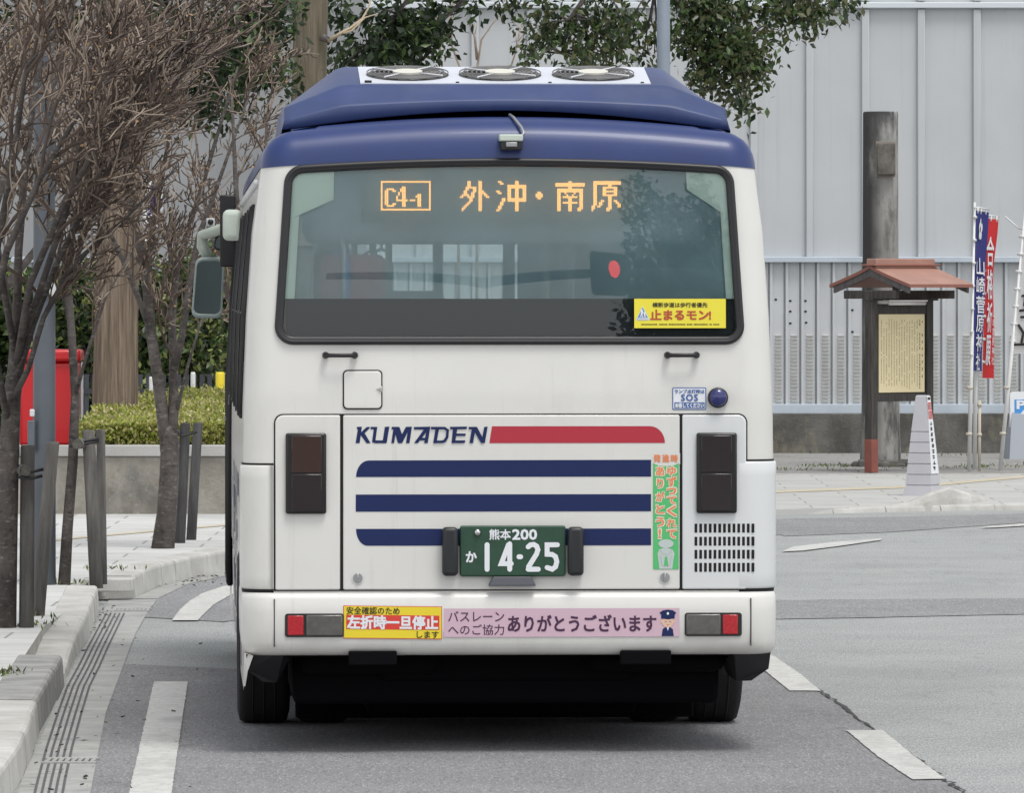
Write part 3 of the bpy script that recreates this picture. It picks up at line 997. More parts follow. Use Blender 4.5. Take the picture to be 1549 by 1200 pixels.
mb.poly([GT(0.003)(*gs(*p)) for p in [(220, 225), (318, 420), (312, 434), (128, 434), (124, 420)]], 1)
mb.poly([GT(0.0036)(*gs(*p)) for p in [(220, 240), (306, 416), (300, 426), (138, 426), (134, 416)]], 0)
mb.poly([GT(0.0042)(*gs(*p)) for p in [(146, 400), (296, 400), (302, 418), (140, 418)]], 1)
for p, w_ in (([(210, 290), (205, 340)], 30), ([(206, 340), (182, 385)], 14), ([(206, 340), (216, 390)], 14), ([(248, 320), (250, 355)], 24), ([(248, 355), (240, 388)], 11), ([(252, 355), (262, 388)], 11), ([(228, 320), (240, 335)], 9)):
    ribbon(mb, [gs(*q) for q in p], w_ / 9.7, GT(0.0042 + 0.0001 * w_), 1)
mb.build("crossing_symbol", [M['skyblue'], M['letter_white']], st)

# --- roof cooler
ac = bus
XS = sorted(set([round(-0.978 + 1.956 * i / 40, 4) for i in range(41)] + [-0.715, 0.715, -0.965, 0.965, -0.75, 0.75, -0.68, 0.68]))
def abot(x): return 2.786 - 0.087 * (abs(x) / 0.978) ** 1.8
def atop(x, zt, ze):
    ax = abs(x)
    if ax <= 0.68: z = zt
    elif ax <= 0.75:                                # soft shoulder
        t = (ax - 0.68) / 0.07
        zz = zt + (ze - zt) * (0.75 - 0.715) / (0.965 - 0.715)
        z = zt + (zz - zt) * t * t
    elif ax <= 0.965:
        z = zt + (ze - zt) * (ax - 0.715) / 0.25
    else:
        z = ze + (abot(x) - ze) * (ax - 0.965) / 0.013
    return z
rowsA = []
for y, f in ((0.345, 0.0), (0.335, 0.06), (0.33, 0.40), (0.335, 0.46), (0.345, 0.50)):
    rowsA.append([(x, y, abot(x) + (atop(x, 2.893, 2.795) - abot(x)) * f) for x in XS])
for y, zt, ze in ((0.425, 2.885, 2.795), (0.44, 2.897, 2.80), (0.46, 2.903, 2.802), (0.94, 2.992, 2.81), (0.97, 2.996, 2.81), (2.5, 2.99, 2.80), (2.75, 2.93, 2.77), (2.95, 2.80, 2.74), (3.0, 2.70, 2.69)):
    rowsA.append([(x, y, atop(x, zt, ze)) for x in XS])
mb = MB()
mb.grid(rowsA)
sidesL = [[(r_[0]), (r_[0][0], r_[0][1], 2.69)] for r_ in rowsA]
mb.grid(sidesL)
mb.grid([[(r_[-1]), (r_[-1][0], r_[-1][1], 2.69)] for r_ in rowsA])
acu = mb.build("air_conditioner", M['blue2'], bus)
MB().box(-0.93, 0.93, 0.37, 2.9, 2.66, 2.72).build("gap_shade", M['seam'], acu)  # dark box standing in for the shade under the cooler
def pan(x, t, up=0.0):                              # t 0..1 from near to far edge of the sloping fan deck
    y = 0.475 + 0.465 * t
    return (x, y, 2.9058 + (2.992 - 2.9058) * t + 0.004 + up)
mb = MB()
mb.grid([[pan(x, t) for x in np.linspace(-0.632 + 0.015 * 0, 0.640, 24)] for t in (0.0, 0.5, 1.0)])
mb.add([pan(-0.632, 0), pan(0.64, 0), pan(0.64, 0, -0.012), pan(-0.632, 0, -0.012)], [(0, 1, 2, 3)])
mb.build("fan_deck", mat('deck_pale', (0.60, 0.63, 0.70), 0.45), acu)
dax, day = Vector((1, 0, 0)), Vector((0, 0.465, 0.0862)).normalized()
dn = dax.cross(day).normalized()
for px in (627, 768, 910):
    c0 = Vector(pan((px - BCX) / 345.5 - 0.0, 0.5))
    mb = MB()
    mb.disc(c0 + dn * 0.001, dax, day, 0.182, 48, 0)
    fan = mb.build("condenser_fan", mat('fan_well', (0.085, 0.085, 0.082), 0.7), acu)
    mb = MB()
    for k in range(7):
        a = 2 * math.pi * k / 7
        p0, p1 = [], []
        for q in range(6):
            r_ = 0.05 + 0.12 * q / 5
            a0, a1 = a + 0.3 * q / 5, a + 0.45 + 0.45 * q / 5
            p0.append(c0 + dn * 0.003 + (dax * math.cos(a0) + day * math.sin(a0)) * r_)
            p1.append(c0 + dn * 0.006 + (dax * math.cos(a1) + day * math.sin(a1)) * r_)
        mb.grid([p0, p1])
    mb.build("fan_blades", mat('fan_blade', (0.22, 0.22, 0.215), 0.6), fan)
    mb = MB()
    for r_ in (0.085, 0.105, 0.125, 0.145, 0.163, 0.179):
        mb.tube([c0 + dn * 0.012 + (dax * math.cos(2 * math.pi * i / 40) + day * math.sin(2 * math.pi * i / 40)) * r_ for i in range(40)], 0.0028, 5, 0, closed=True)
    for a in (35, 125, 215, 305):
        d = dax * math.cos(R(a + 20)) + day * math.sin(R(a + 20))
        mb.tube([c0 + dn * 0.013 + d * 0.06, c0 + dn * 0.013 + d * 0.183], 0.0045, 6, 1)
    mb.build("fan_guard", [mat('guard_dark', (0.16, 0.16, 0.16), 0.5), M['ltgrey']], fan)
    mb = MB()
    mb.disc(c0 + dn * 0.018, dax, day, 0.066, 32, 0)
    mb.tube([c0 + dn * 0.004, c0 + dn * 0.0175], 0.066, 32, 0, False)
    mb.build("fan_hub", mat('hub_cream', (0.66, 0.65, 0.58), 0.5), fan)
MB().box(lx(556), lx(567), 0.478, 0.50, 2.905, 2.922, 0, 0.003).build("deck_clip", M['black'], acu)
for px in (700, 840, 980):
    MB().box((px - BCX) / 345.5 - 0.008, (px - BCX) / 345.5 + 0.008, 0.478, 0.495, 2.905, 2.917, 0, 0.003).build("deck_clip", M['black'], acu)

# --- reversing camera and cable
mb = MB()
cxx, cz = lx(773), lz(211)
yc = 0.030
mb.box(lx(755), lx(791), yc - 0.05, yc + 0.07, lz(213.5), lz(203), 0, 0.006)
mb.box(lx(757), lx(790), yc - 0.045, yc + 0.05, lz(227), lz(213.5), 1, 0.006)
mb.box(lx(765), lx(782), yc - 0.056, yc - 0.03, lz(222), lz(215), 2, 0.003)
cm = mb.build("reversing_camera", [M['pale'], M['black'], M['steel']], bus)
MB().tube([(lx(789), yc - 0.01, lz(206)), (lx(793), yc + 0.0, lz(201)), (lx(790), yc + 0.03, lz(192)), (lx(783), yc + 0.07, lz(182)), (lx(779), yc + 0.11, lz(176)), (lx(775), yc + 0.22, lz(171))], 0.0065, 8).build("camera_cable", M['steel'], cm)

# --- chassis, wheels
mb = MB()
mb.box(-1.06, 1.06, 0.10, 1.75, 0.42, 0.69)
mb.box(-0.93, 0.93, 0.34, 1.72, 0.20, 0.44, 0, 0.03)  # wide low tray added to keep the space beneath dark
mb.box(-0.90, 0.90, 1.45, 1.5, 0.07, 0.44, 0, 0.01)
mb.box(-0.60, 0.60, 0.8, 1.7, 0.13, 0.24, 0, 0.03)
mb.box(-0.56, 0.56, 1.72, 3.2, 0.08, 0.3, 0, 0.03)
mb.box(-1.05, 1.05, 1.75, 8.6, 0.62, 0.70)
mb.box(-0.55, 0.55, 0.3, 2.0, 0.30, 0.45, 0, 0.03)
mb.box(-0.9, -0.3, 0.25, 0.9, 0.33, 0.45, 0, 0.05)
mb.box(0.35, 0.95, 0.22, 0.55, 0.34, 0.44, 0, 0.05)
mb.tube([(-0.85, 2.25, 0.44), (0.85, 2.25, 0.44)], 0.09, 14)
mb.tube([(-0.2, 2.25, 0.44), (0.2, 2.25, 0.44)], 0.2, 16)
mb.box(-1.02, 1.02, 2.75, 2.77, 0.22, 0.66)
mb.box(-0.48, 0.48, 3.2, 3.25, 0.10, 0.66)
mb.box(-0.95, 0.95, 4.6, 6.2, 0.24, 0.64)
mb.box(-1.04, 1.04, 8.45, 8.55, 0.20, 0.66)
mb.build("chassis", M['under'], bus)
for s in (-1, 1):
    MB().box(min(s * 1.10, s * 0.50), max(s * 1.10, s * 0.50), 2.83, 2.84, 0.09, 0.62).build("shade_flap", M['rubber'], bus)  # rubber flaps added to darken the ground under the bus
def wheel(x, y, w=0.235, r=0.415):
    mb = MB()
    hw = w / 2
    pr = [(-hw * 0.7, r * 0.62), (-hw, r * 0.70), (-hw * 1.02, r * 0.86), (-hw * 0.92, r * 0.965), (-hw * 0.72, r * 0.995), (-hw * 0.35, r), (hw * 0.35, r), (hw * 0.72, r * 0.995), (hw * 0.92, r * 0.965), (hw * 1.02, r * 0.86), (hw, r * 0.70), (hw * 0.7, r * 0.62)]
    rows = []
    for i in range(48):
        a = 2 * math.pi * i / 48
        rows.append([(x + q, y + rr_ * math.cos(a), r + rr_ * math.sin(a)) for q, rr_ in pr])
    rows.append(rows[0])
    mb.grid(rows)
    for q in (-0.05, 0.0, 0.05):                    # tread grooves
        mb.tube([(x + q, y + r * 0.998 * math.cos(2 * math.pi * i / 48), r + r * 0.998 * math.sin(2 * math.pi * i / 48)) for i in range(48)], 0.005, 4, 0, closed=True)
    wo_ = mb.build("wheel", M['tyre'], bus)
    mb = MB()
    mb.tube([(x - hw * 0.6, y, r), (x + hw * 0.6, y, r)], r * 0.62, 28)
    mb.tube([(x - hw * 0.95, y, r), (x + hw * 0.95, y, r)], r * 0.2, 16)
    mb.build("rim", M['steel'], wo_)
for x in (-1.035, -0.76, 0.77, 1.045):
    wheel(x, 2.25)
for x in (-0.98, 0.98):
    wheel(x, 6.6)

# --- side skirts and the side facing the kerb
def skirt(side):
    kind = 'ls' if side < 0 else 'rs'
    tt = [i / 150 for i in range(151)]
    if side < 0: tt = [1 - t for t in tt]
    zz = [0.27 + 0.03 * i for i in range(16)]
    zz[-1] = 0.705
    rows = [body_row(z, 0.002, cols=[(kind, t) for t in tt], crowned=False) for z in zz]
    def sk_(i, j):
        p, q = rows[i][j], rows[i + 1][j + 1]
        y, z = (p[1] + q[1]) / 2, (p[2] + q[2]) / 2
        if y < (0.16 if side < 0 else 2.75): return True
        for wy in (2.25, 6.6):
            if math.hypot(y - wy, z - 0.42) < 0.52: return True
        return False
    return MB().grid(rows, 0, True, False, sk_).build("side_skirt", M['white'], bus)
skirt(-1); skirt(1)
# black moulded corners below the bumper
mb = MB()
for s in (-1, 1):
    w_ = 1.0 if s > 0 else 0.98
    a = [(s * 1.135, 0.10, 0.44), (s * 1.13, 0.16, 0.36), (s * 1.06, 0.22, 0.305), (s * 1.0, 0.26, 0.30), (s * 0.95, 0.2, 0.40), (s * 0.97, 0.05, 0.45)]
    b = [(x, y + 0.5, z) for x, y, z in a]
    k = len(a)
    MB().add(a + b, [tuple(range(k))] + [(i, (i + 1) % k, k + (i + 1) % k, k + i) for i in range(k)], 0, False).build("lower_corner", M['black'], bus)
# white edge of the skirt end at the left corner
mb = MB()
mb.add([(-1.145, 0.02, 0.44), (-1.105, 0.0, 0.43), (-1.128, 0.06, 0.36), (-1.138, 0.12, 0.29), (-1.146, 0.2, 0.29), (-1.146, 0.2, 0.44)], [(0, 1, 2, 3, 4, 5)])
mb.build("skirt_end", M['white'], bus)

# side windows, front door and frames
for s in (-1, 1):
    x_at = lambda z: s * (HW(z) - 0.012)
    ys = [0.75, 1.9, 3.1, 4.3, 5.5, 6.9, 8.35] if s > 0 else [0.75, 1.9, 3.1, 4.3, 5.5, 6.7, 8.35]
    for a, b in zip(ys, ys[1:]):
        gmb = MB()
        gmb.add([(x_at(1.45), a, 1.45), (x_at(1.45), b, 1.45), (x_at(1.9), b, 1.9), (x_at(1.9), a, 1.9), (x_at(2.37), a, 2.37), (x_at(2.37), b, 2.37)], [(0, 1, 2, 3), (3, 2, 5, 4)])
        fr_ = MB()
        xo = lambda z: s * (HW(z) + 0.004)
        for (ya, za, yb_, zb_) in ((a, 1.45, b, 1.45), (a, 2.37, b, 2.37), (a, 1.9, b, 1.9)):
            fr_.tube([(xo(za), ya, za), (xo(zb_), yb_, zb_)], 0.014, 6)
        for yy in (a + 0.02, b - 0.02):
            fr_.tube([(xo(1.45), yy, 1.45), (xo(1.9), yy, 1.9), (xo(2.37), yy, 2.37)], 0.022, 6)
        wn = fr_.build("side_window", M['seal'], bus)
        gmb.build("pane", M['dglass'], wn)
    for yy in ys[1:-1:2]:
        MB().grid([[(s * (HW(z) + 0.019), y, z) for z in (1.40, 1.9, 2.40)] for y in (yy - 0.09, yy + 0.06)]).build("window_pillar", M['white'], bus)
# front door recess frame, black, on the kerb side
mb = MB()
xo = lambda z: -(HW(z) + 0.012)
for yy in (6.95, 7.4, 7.85, 8.3):
    mb.tube([(xo(0.45), yy, 0.45), (xo(1.5), yy, 1.5), (xo(2.38), yy, 2.38)], 0.02, 6)
for z in (0.45, 1.3, 2.38):
    mb.tube([(xo(z), 6.95, z), (xo(z), 8.3, z)], 0.02, 6)
door = mb.build("front_door", M['black'], bus)
MB().grid([[(-(HW(z) + 0.006), y, z) for z in (0.45, 0.9, 1.45, 1.9, 2.38)] for y in (6.95, 8.3)]).build("door_glass", mat('door_dark_glass', (0.02, 0.022, 0.024), 0.08, coat=0.5), door)
# rain gutter, black rail and marker lamp near the top
mb = MB()
mb.tube([(-(HW(2.48) + 0.01), 0.35, 2.47), (-(HW(2.48) + 0.01), 8.3, 2.47)], 0.016, 6)
mb.build("rain_gutter", M['ltgrey'], bus)
mb = MB()
mb.box(-1.20, -1.10, 5.9, 6.1, 2.26, 2.42, 0, 0.03, 3)
mb.build("side_speaker", M['pale'], bus)
mb = MB()
mb.box(-1.205, -1.12, 7.7, 7.75, 2.13, 2.52, 0, 0.008)
mb.build("wiper_cover", M['black'], bus)
# livery blocks along the kerb side
random.seed(11)
mb = MB()
y = 0.45
for i in range(30):
    for z in (0.32, 0.44, 0.56, 0.68, 0.80, 0.92, 1.04):
        if random.random() < 0.30 and not (abs(y + .1 - 2.25) < .62 and z < .9) and not (abs(y + .1 - 6.6) < .62 and z < .9) and y < 6.6:
            mb.grid([[(-(HW(q) + 0.004), yy, q) for q in (z, z + 0.11)] for yy in (y, y + 0.2)])
    y += 0.22
mb.build("side_livery", M['navy'], bus)
mb = MB()
for i in range(16):
    mb.box(-1.152, -1.14, 0.42, 0.46, 0.86 + 0.024 * i * 1.05, 0.872 + 0.024 * i * 1.05)
mb.build("side_vent", M['seam'], bus)

# --- mirror on the kerb side
def WL(px, py, Y):                                  # world -> bus local
    return bus_inv @ P(px, py, Y)
bus_inv = (Matrix.Translation(bus.location) @ Matrix.Rotation(R(2.75), 4, 'Z')).inverted()
my = 38.0
mb = MB()
a0, a1 = WL(291, 482, my), WL(339, 389, my)
q = [WL(296, 389, my), WL(340, 388, my), WL(336, 482, my), WL(289, 481, my)]
ctr = sum(q, Vector()) / 4
def rounded(qs, r, n=5):
    out = []
    k = len(qs)
    for i in range(k):
        p, a, b = qs[i], qs[i - 1], qs[(i + 1) % k]
        da, db = (a - p).normalized() * r, (b - p).normalized() * r
        for j in range(n + 1):
            t = j / n
            out.append((p + da) * (1 - t) ** 2 + p * 2 * t * (1 - t) + (p + db) * t * t)
    return out
outl = rounded(q, 0.045)
sh = lambda pts, s, dy: [ctr + (p - ctr) * s + Vector((0, dy, 0)) for p in pts]
rowsm = [sh(outl, 0.86, -0.012), sh(outl, 0.9, -0.02), sh(outl, 1.0, -0.012), sh(outl, 1.0, 0.02), sh(outl, 0.85, 0.07), sh(outl, 0.3, 0.09), sh(outl, 0.01, 0.09)]
mb.grid(rowsm, 0, True, True)
mir = mb.build("side_mirror", mat('mirror_shell', (0.30, 0.36, 0.36), 0.4), bus)
mb = MB()
mb.add(sh(outl, 0.87, -0.010), [tuple(range(len(outl)))])
mb.build("mirror_face", M['mirror'], mir)
mb = MB()
mb.tube([WL(315, 389, my + .05), WL(306, 372, my + .05), WL(307, 356, my + .05), WL(318, 352, my), WL(334, 347, my - .1), WL(350, 336, my - .2)], [0.03, 0.034, 0.034, 0.03, 0.03, 0.026], 10)
mb.build("mirror_arm", M['pale'], mir)
q = [WL(326, 357, my), WL(347, 352, my), WL(346, 380, my), WL(322, 377, my)]
ctr = sum(q, Vector()) / 4
o2 = rounded(q, 0.025)
mb = MB()
mb.grid([sh(o2, 0.8, -0.015), sh(o2, 1.0, -0.01), sh(o2, 1.0, 0.03), sh(o2, 0.05, 0.06)], 0, True, True)
mb.add(sh(o2, 0.84, -0.011), [tuple(range(len(o2)))], 1)
mb.build("kerb_mirror", [M['black'], M['mirror']], bus)
mb = MB()
ca, cb = WL(312, 342, my), WL(325, 330, my)
mb.box(ca.x, cb.x, ca.y - .02, ca.y + .06, ca.z, cb.z, 0, 0.006)
cc = (ca + cb) / 2
mb.tube([(cc.x, ca.y - .03, cc.z), (cc.x, ca.y - .019, cc.z)], 0.016, 12, 1)
mb.build("side_camera", [mat('camera_white', (0.6, 0.62, 0.64), 0.4), M['black']], mir)

# --- inside: floor, ceiling, seats, driver's cab
mb = MB()
mb.box(-1.08, 1.08, 0.1, 8.7, 0.82, 0.86)
mb.build("floor", mat('bus_floor', (0.12, 0.12, 0.12), 0.6), bus)
mb = MB()
mb.grid([[(x, y, 2.50 + crown(x, 2.5)) for x in (-1.0, -0.5, 0, 0.5, 1.0)] for y in (0.25, 8.6)])
mb.box(-1.02, -0.78, 0.3, 8.2, 2.34, 2.49, 0, 0.05)
mb.box(0.78, 1.02, 0.3, 8.2, 2.34, 2.49, 0, 0.05)
mb.build("ceiling", mat('bus_ceiling', (0.38, 0.42, 0.44), 0.7), bus)
sm = mat('seat_moquette', (0.16, 0.045, 0.04), 0.9, var=0.3, vscale=40)
sm2 = mat('seat_blue', (0.03, 0.05, 0.22), 0.9)
hm = mat('headrest_cloth', (0.28, 0.25, 0.21), 0.9)
def seat(x, y, m_, z_h=2.0):
    mb = MB()
    mb.box(x - 0.21, x + 0.21, y, y + 0.42, 1.20, 1.32, 0, 0.03)
    mb.box(x - 0.21, x + 0.21, y - 0.10, y, 1.2, 1.94, 0, 0.05)
    mb.box(x - 0.17, x + 0.17, y + 0.05, y + 0.35, 0.86, 1.2, 1)
    mb.box(x - 0.16, x + 0.16, y - 0.11, y + 0.005, 1.80, z_h, 2, 0.045)
    mb.build("passenger_seat", [m_, M['black'], hm], bus)
for i, y in enumerate((1.2, 2.1, 3.0, 3.9, 4.8, 5.7)):
    seat(-0.86, y, sm, 2.14 if i == 0 else 2.03)
    if i in (1, 3): seat(-0.36, y, sm if i != 3 else sm2, 2.0)
    if i < 5: seat(0.78, y, sm2 if i % 2 else sm)
mb = MB()
for x, y in ((-0.45, 2.4), (0.45, 3.3), (-0.45, 5.0), (0.45, 5.6), (-0.5, 6.8)):
    mb.tube([(x, y, 0.86), (x, y, 2.5)], 0.016, 8)
for x in (-0.45, 0.45):
    mb.tube([(x, 0.8, 2.30), (x, 7.2, 2.30)], 0.014, 8)
mb.build("hand_rail", mat('rail_orange', (0.5, 0.42, 0.32), 0.35), bus)
mb = MB()
for x in (-0.45, 0.45):
    for i in range(2):
        y = 3.6 + 1.9 * i
        mb.tube([(x, y, 2.29), (x, y, 2.2)], 0.008, 5)
        mb.tube([(x + 0.035 * math.cos(2 * math.pi * k / 14), y, 2.165 + 0.035 * math.sin(2 * math.pi * k / 14)) for k in range(14)], 0.008, 5, closed=True)
mb.build("hand_straps", M['pale'], bus)
mb = MB()
mb.box(0.38, 1.02, 7.1, 7.14, 0.86, 2.34, 0, 0.01)
mb.box(0.42, 0.92, 7.4, 7.55, 1.1, 2.2, 0, 0.06)
mb.box(0.30, 0.36, 7.0, 7.1, 0.86, 2.4, 0, 0.01)
mb.box(0.55, 0.98, 4.4, 4.5, 1.3, 2.16, 0, 0.08)
mb.box(0.05, 0.35, 7.5, 7.8, 0.86, 1.9, 0, 0.02)
mb.build("driver_partition", mat('cab_dark', (0.025, 0.027, 0.03), 0.6), bus)
mb = MB()
mb.box(-0.82, -0.52, 7.0, 7.05, 1.2, 2.24, 0, 0.01)
mb.box(-0.88, -0.50, 5.0, 5.04, 1.3, 2.17, 0, 0.02)
mb.build("entrance_panel", mat('entrance_red', (0.20, 0.03, 0.025), 0.6), bus)
mb = MB()
mb.box(-0.66, -0.60, 4.9, 4.94, 1.4, 2.22, 0, 0.01)
mb.box(-0.60, -0.46, 4.9, 4.94, 1.4, 1.99, 0, 0.01)
mb.build("notice_strip", mat('notice_blue', (0.05, 0.09, 0.42), 0.6), bus)
mb = MB()
mb.tube([(-0.58, 4.8, 0.86), (-0.585, 4.8, 2.2), (-0.62, 4.8, 2.28)], 0.018, 8)
mb.tube([(-0.86, 1.05, 1.9), (-0.86, 1.05, 2.10), (-0.80, 1.05, 2.2), (-0.70, 1.05, 2.2), (-0.66, 1.05, 2.1), (-0.66, 1.05, 1.9)], 0.02, 8)
mb.build("grip_pole", M['pale'], bus)
mb = MB()
mb.box(0.02, 0.42, 8.0, 8.1, 2.3, 2.44, 0, 0.02)
mb.build("fare_display", M['black'], bus)
mb = MB()
mb.add([(-0.9, BL - 0.01, 1.25), (0.9, BL - 0.01, 1.25), (0.9, BL - 0.01, 2.41), (-0.9, BL - 0.01, 2.41)], [(0, 1, 2, 3)])
mb.build("windscreen", M['screen'], bus)
mb = MB()
mb.tube([(0.02, BL - 0.03, 1.2), (0.02, BL - 0.03, 2.45)], 0.03, 8)
mb.build("windscreen_pillar", M['black'], bus)

# ================================================================== THE GROUND
def asphalt(name, a, b, speck=0.12):
    m = mat(name, a, 0.9, col2=b, vscale=0.9, bump=0.5, bscale=160, detail=8, spec=0.25, lo=0.3, hi=0.7)
    add_layer(m, tuple(min(.9, c * 1.6) for c in b), 115, 0.53, 0.64, amount=0.55, detail=2, stretch=(1, 0.13, 1))
    add_layer(m, tuple(c * 0.45 for c in a), 100, 0.54, 0.66, amount=0.5, detail=2, seed=5, stretch=(1, 0.13, 1))
    add_layer(m, tuple(c * 0.62 for c in a), 9, 0.60, 0.74, amount=0.45, detail=4, seed=15, stretch=(1, 0.2, 1))
    add_layer(m, tuple(c * 0.75 for c in a), 0.35, 0.52, 0.75, stretch=(1, 0.35, 1), amount=0.5, seed=9)
    return m
M['asph_light'] = asphalt('asphalt_worn', (0.305, 0.318, 0.315), (0.385, 0.40, 0.395))
M['asph_dark'] = asphalt('asphalt_lane', (0.215, 0.216, 0.222), (0.275, 0.276, 0.284))
M['asph_mid'] = asphalt('asphalt_patch', (0.235, 0.24, 0.245), (0.30, 0.305, 0.31))
M['gutter'] = mat('gutter_concrete', (0.30, 0.305, 0.30), 0.9, col2=(0.42, 0.42, 0.40), vscale=3.0, bump=0.3, bscale=120)
add_layer(M['gutter'], (0.12, 0.115, 0.10), 6, 0.55, 0.72, amount=0.5, seed=3)
M['paint'] = mat('road_paint', (0.48, 0.48, 0.46), 0.75, col2=(0.59, 0.59, 0.57), vscale=14, bump=0.2, bscale=200)
add_layer(M['paint'], (0.26, 0.26, 0.255), 45, 0.55, 0.70, amount=0.6, stretch=(1, .4, 1))
add_layer(M['paint'], (0.30, 0.30, 0.295), 3, 0.52, 0.72, amount=0.6, stretch=(1, .3, 1), seed=4)
M['kerb'] = mat('kerb_concrete', (0.42, 0.415, 0.39), 0.9, col2=(0.56, 0.555, 0.53), vscale=2.2, bump=0.25, bscale=90)
add_layer(M['kerb'], (0.24, 0.23, 0.19), 7, 0.55, 0.75, stretch=(1, 1, .4), amount=0.5)
M['kerb_dark'] = mat('kerb_weathered', (0.24, 0.24, 0.232), 0.9, col2=(0.37, 0.37, 0.36), vscale=4.0, bump=0.3, bscale=90)
M['earth'] = mat('bare_earth', (0.14, 0.125, 0.10), 1.0, col2=(0.22, 0.2, 0.17), vscale=3)
M['gravel'] = mat('gravel', (0.24, 0.235, 0.225), 1.0, col2=(0.36, 0.355, 0.345), vscale=18, bump=0.8, bscale=70)
add_layer(M['gravel'], (0.13, 0.13, 0.10), 1.1, 0.52, 0.7, amount=0.5)

def paving(name, c1, c2, mortar, bw, rh):
    m = bpy.data.materials.new(name)
    m.use_nodes = True
    nt = m.node_tree
    b = nt.nodes["Principled BSDF"]
    b.inputs['Roughness'].default_value = 0.88
    b.inputs['Specular IOR Level'].default_value = 0.25
    tc = nt.nodes.new("ShaderNodeTexCoord")
    br = nt.nodes.new("ShaderNodeTexBrick")
    br.offset = 0.5
    br.inputs['Color1'].default_value = (*c1, 1)
    br.inputs['Color2'].default_value = (*c2, 1)
    br.inputs['Mortar'].default_value = (*mortar, 1)
    br.inputs['Scale'].default_value = 1.0
    br.inputs['Mortar Size'].default_value = 0.010
    br.inputs['Mortar Smooth'].default_value = 0.3
    br.inputs['Brick Width'].default_value = bw
    br.inputs['Row Height'].default_value = rh
    nt.links.new(tc.outputs['Object'], br.inputs['Vector'])
    nt.links.new(br.outputs[0], b.inputs['Base Color'])
    add_layer(m, tuple(c * 0.62 for c in c1), 1.6, 0.5, 0.75, amount=0.45)
    add_layer(m, tuple(c * 0.5 for c in c1), 90, 0.62, 0.8, amount=0.4, seed=2)
    return m
M['paver'] = paving('paving_slabs', (0.52, 0.525, 0.51), (0.58, 0.585, 0.57), (0.27, 0.27, 0.26), 0.9, 0.62)
M['paver2'] = paving('far_paving', (0.43, 0.43, 0.415), (0.48, 0.48, 0.465), (0.28, 0.27, 0.25), 0.9, 0.6)

def flat(name, pts, z, m, kind='structure'):
    mb = MB()
    mb.poly([(x, y, z) for x, y in pts])
    o = mb.build(name, m)
    # make the normals point up
    for p in o.data.polygons:
        if p.normal.z < 0:
            p.flip()
    o['kind'] = kind
    return o
def ragged(pts, amp=0.0028, step=0.05):
    out = []
    for a, b in zip(pts, pts[1:] + pts[:1]):
        d = math.hypot(b[0] - a[0], b[1] - a[1])
        k = max(1, int(d / step))
        for i in range(k):
            t = i / k
            out.append((a[0] + (b[0] - a[0]) * t + random.uniform(-amp, amp), a[1] + (b[1] - a[1]) * t + random.uniform(-amp, amp)))
    return out
flat("ground", [(-400, -300), (400, -300), (400, 600), (-400, 600)], -0.03, M['earth'])
flat("road", [(-14, -40), (40, -40), (40, 63.5), (2.0, 62.5), (-14, 62)], 0.0, M['asph_light'])
lane = [G(85, 1235), G(93, 1200), G(138, 1060), (G(170, 1005)), G(345, 1013), G(420, 1016), (-0.6, 33.0), (0.9, 36.0), G(1165, 1000), G(1240, 1050), G(1340, 1119), G(1450, 1197), G(1549, 1268), (1.3, 14.0), (1.3, -20), (-1.5, -20)]
flat("road_lane", ragged(lane, 0.008, 0.35), 0.004, M['asph_dark'])
flat("road_patch", ragged([G(590 - 370, 935), G(245, 893), G(345, 855), (-1.2, 50.3), (0, 53), (2.2, 56.2), G(1185, 812), G(1345, 806), G(1560, 791), G(1560, 778), G(1185, 786), (0.5, 59.5), (-1.2, 56.5), (-1.3, 43.0), G(340, 942)], 0.012, 0.4), 0.004, M['asph_mid'])
flat("road_patch", ragged([G(1168, 909), G(1560, 906), G(1560, 930), G(1300, 936), G(1168, 938)], 0.03, 0.15), 0.004, M['asph_mid'])
# crack along the seam
random.seed(3)
mb = MB()
cr = [G(1238, 1046), G(1290, 1082), G(1345, 1123), G(1400, 1160), G(1455, 1199), G(1549, 1266)]
pts = []
for a, b in zip(cr, cr[1:]):
    for i in range(14):
        t = i / 14
        pts.append((a[0] + (b[0] - a[0]) * t + random.gauss(0, 0.008), a[1] + (b[1] - a[1]) * t))
vs, fs = [], []
for i, (x, y) in enumerate(pts):
    w_ = random.uniform(0.004, 0.014)
    vs += [(x - w_, y, 0.008), (x + w_, y, 0.008)]
    if i: fs.append((2 * i - 2, 2 * i - 1, 2 * i + 1, 2 * i))
mb.add(vs, fs)
struct(mb.build("road_crack", mat('crack_dark', (0.05, 0.05, 0.05), 1.0)))
# painted lines
for q in ([G(233, 1034), G(284, 1034), G(260, 1200), G(246, 1290), G(174, 1290), G(196, 1200)],
          [G(260, 941), G(272, 925), G(286, 912), G(308, 899), G(338, 889), G(362, 886), G(362, 897), G(344, 905), G(322, 918), G(299, 941)],
          [G(1150, 985), G(1172, 996), G(1210, 1022), G(1241, 1048), G(1195, 1048), G(1160, 1020), G(1120, 985)],
          [G(1280, 1108), G(1335, 1108), G(1381, 1146), G(1430, 1182), G(1380, 1183), G(1328, 1148)],
          [G(1183, 836.5), G(1200, 829), G(1260, 822), G(1334, 816.5), G(1332, 819), G(1270, 828), G(1215, 835)],
          [G(1482, 800.5), G(1500, 797.5), G(1570, 792), G(1570, 796), G(1505, 800)]):
    flat("lane_marking", ragged(q), 0.009, M['paint'])

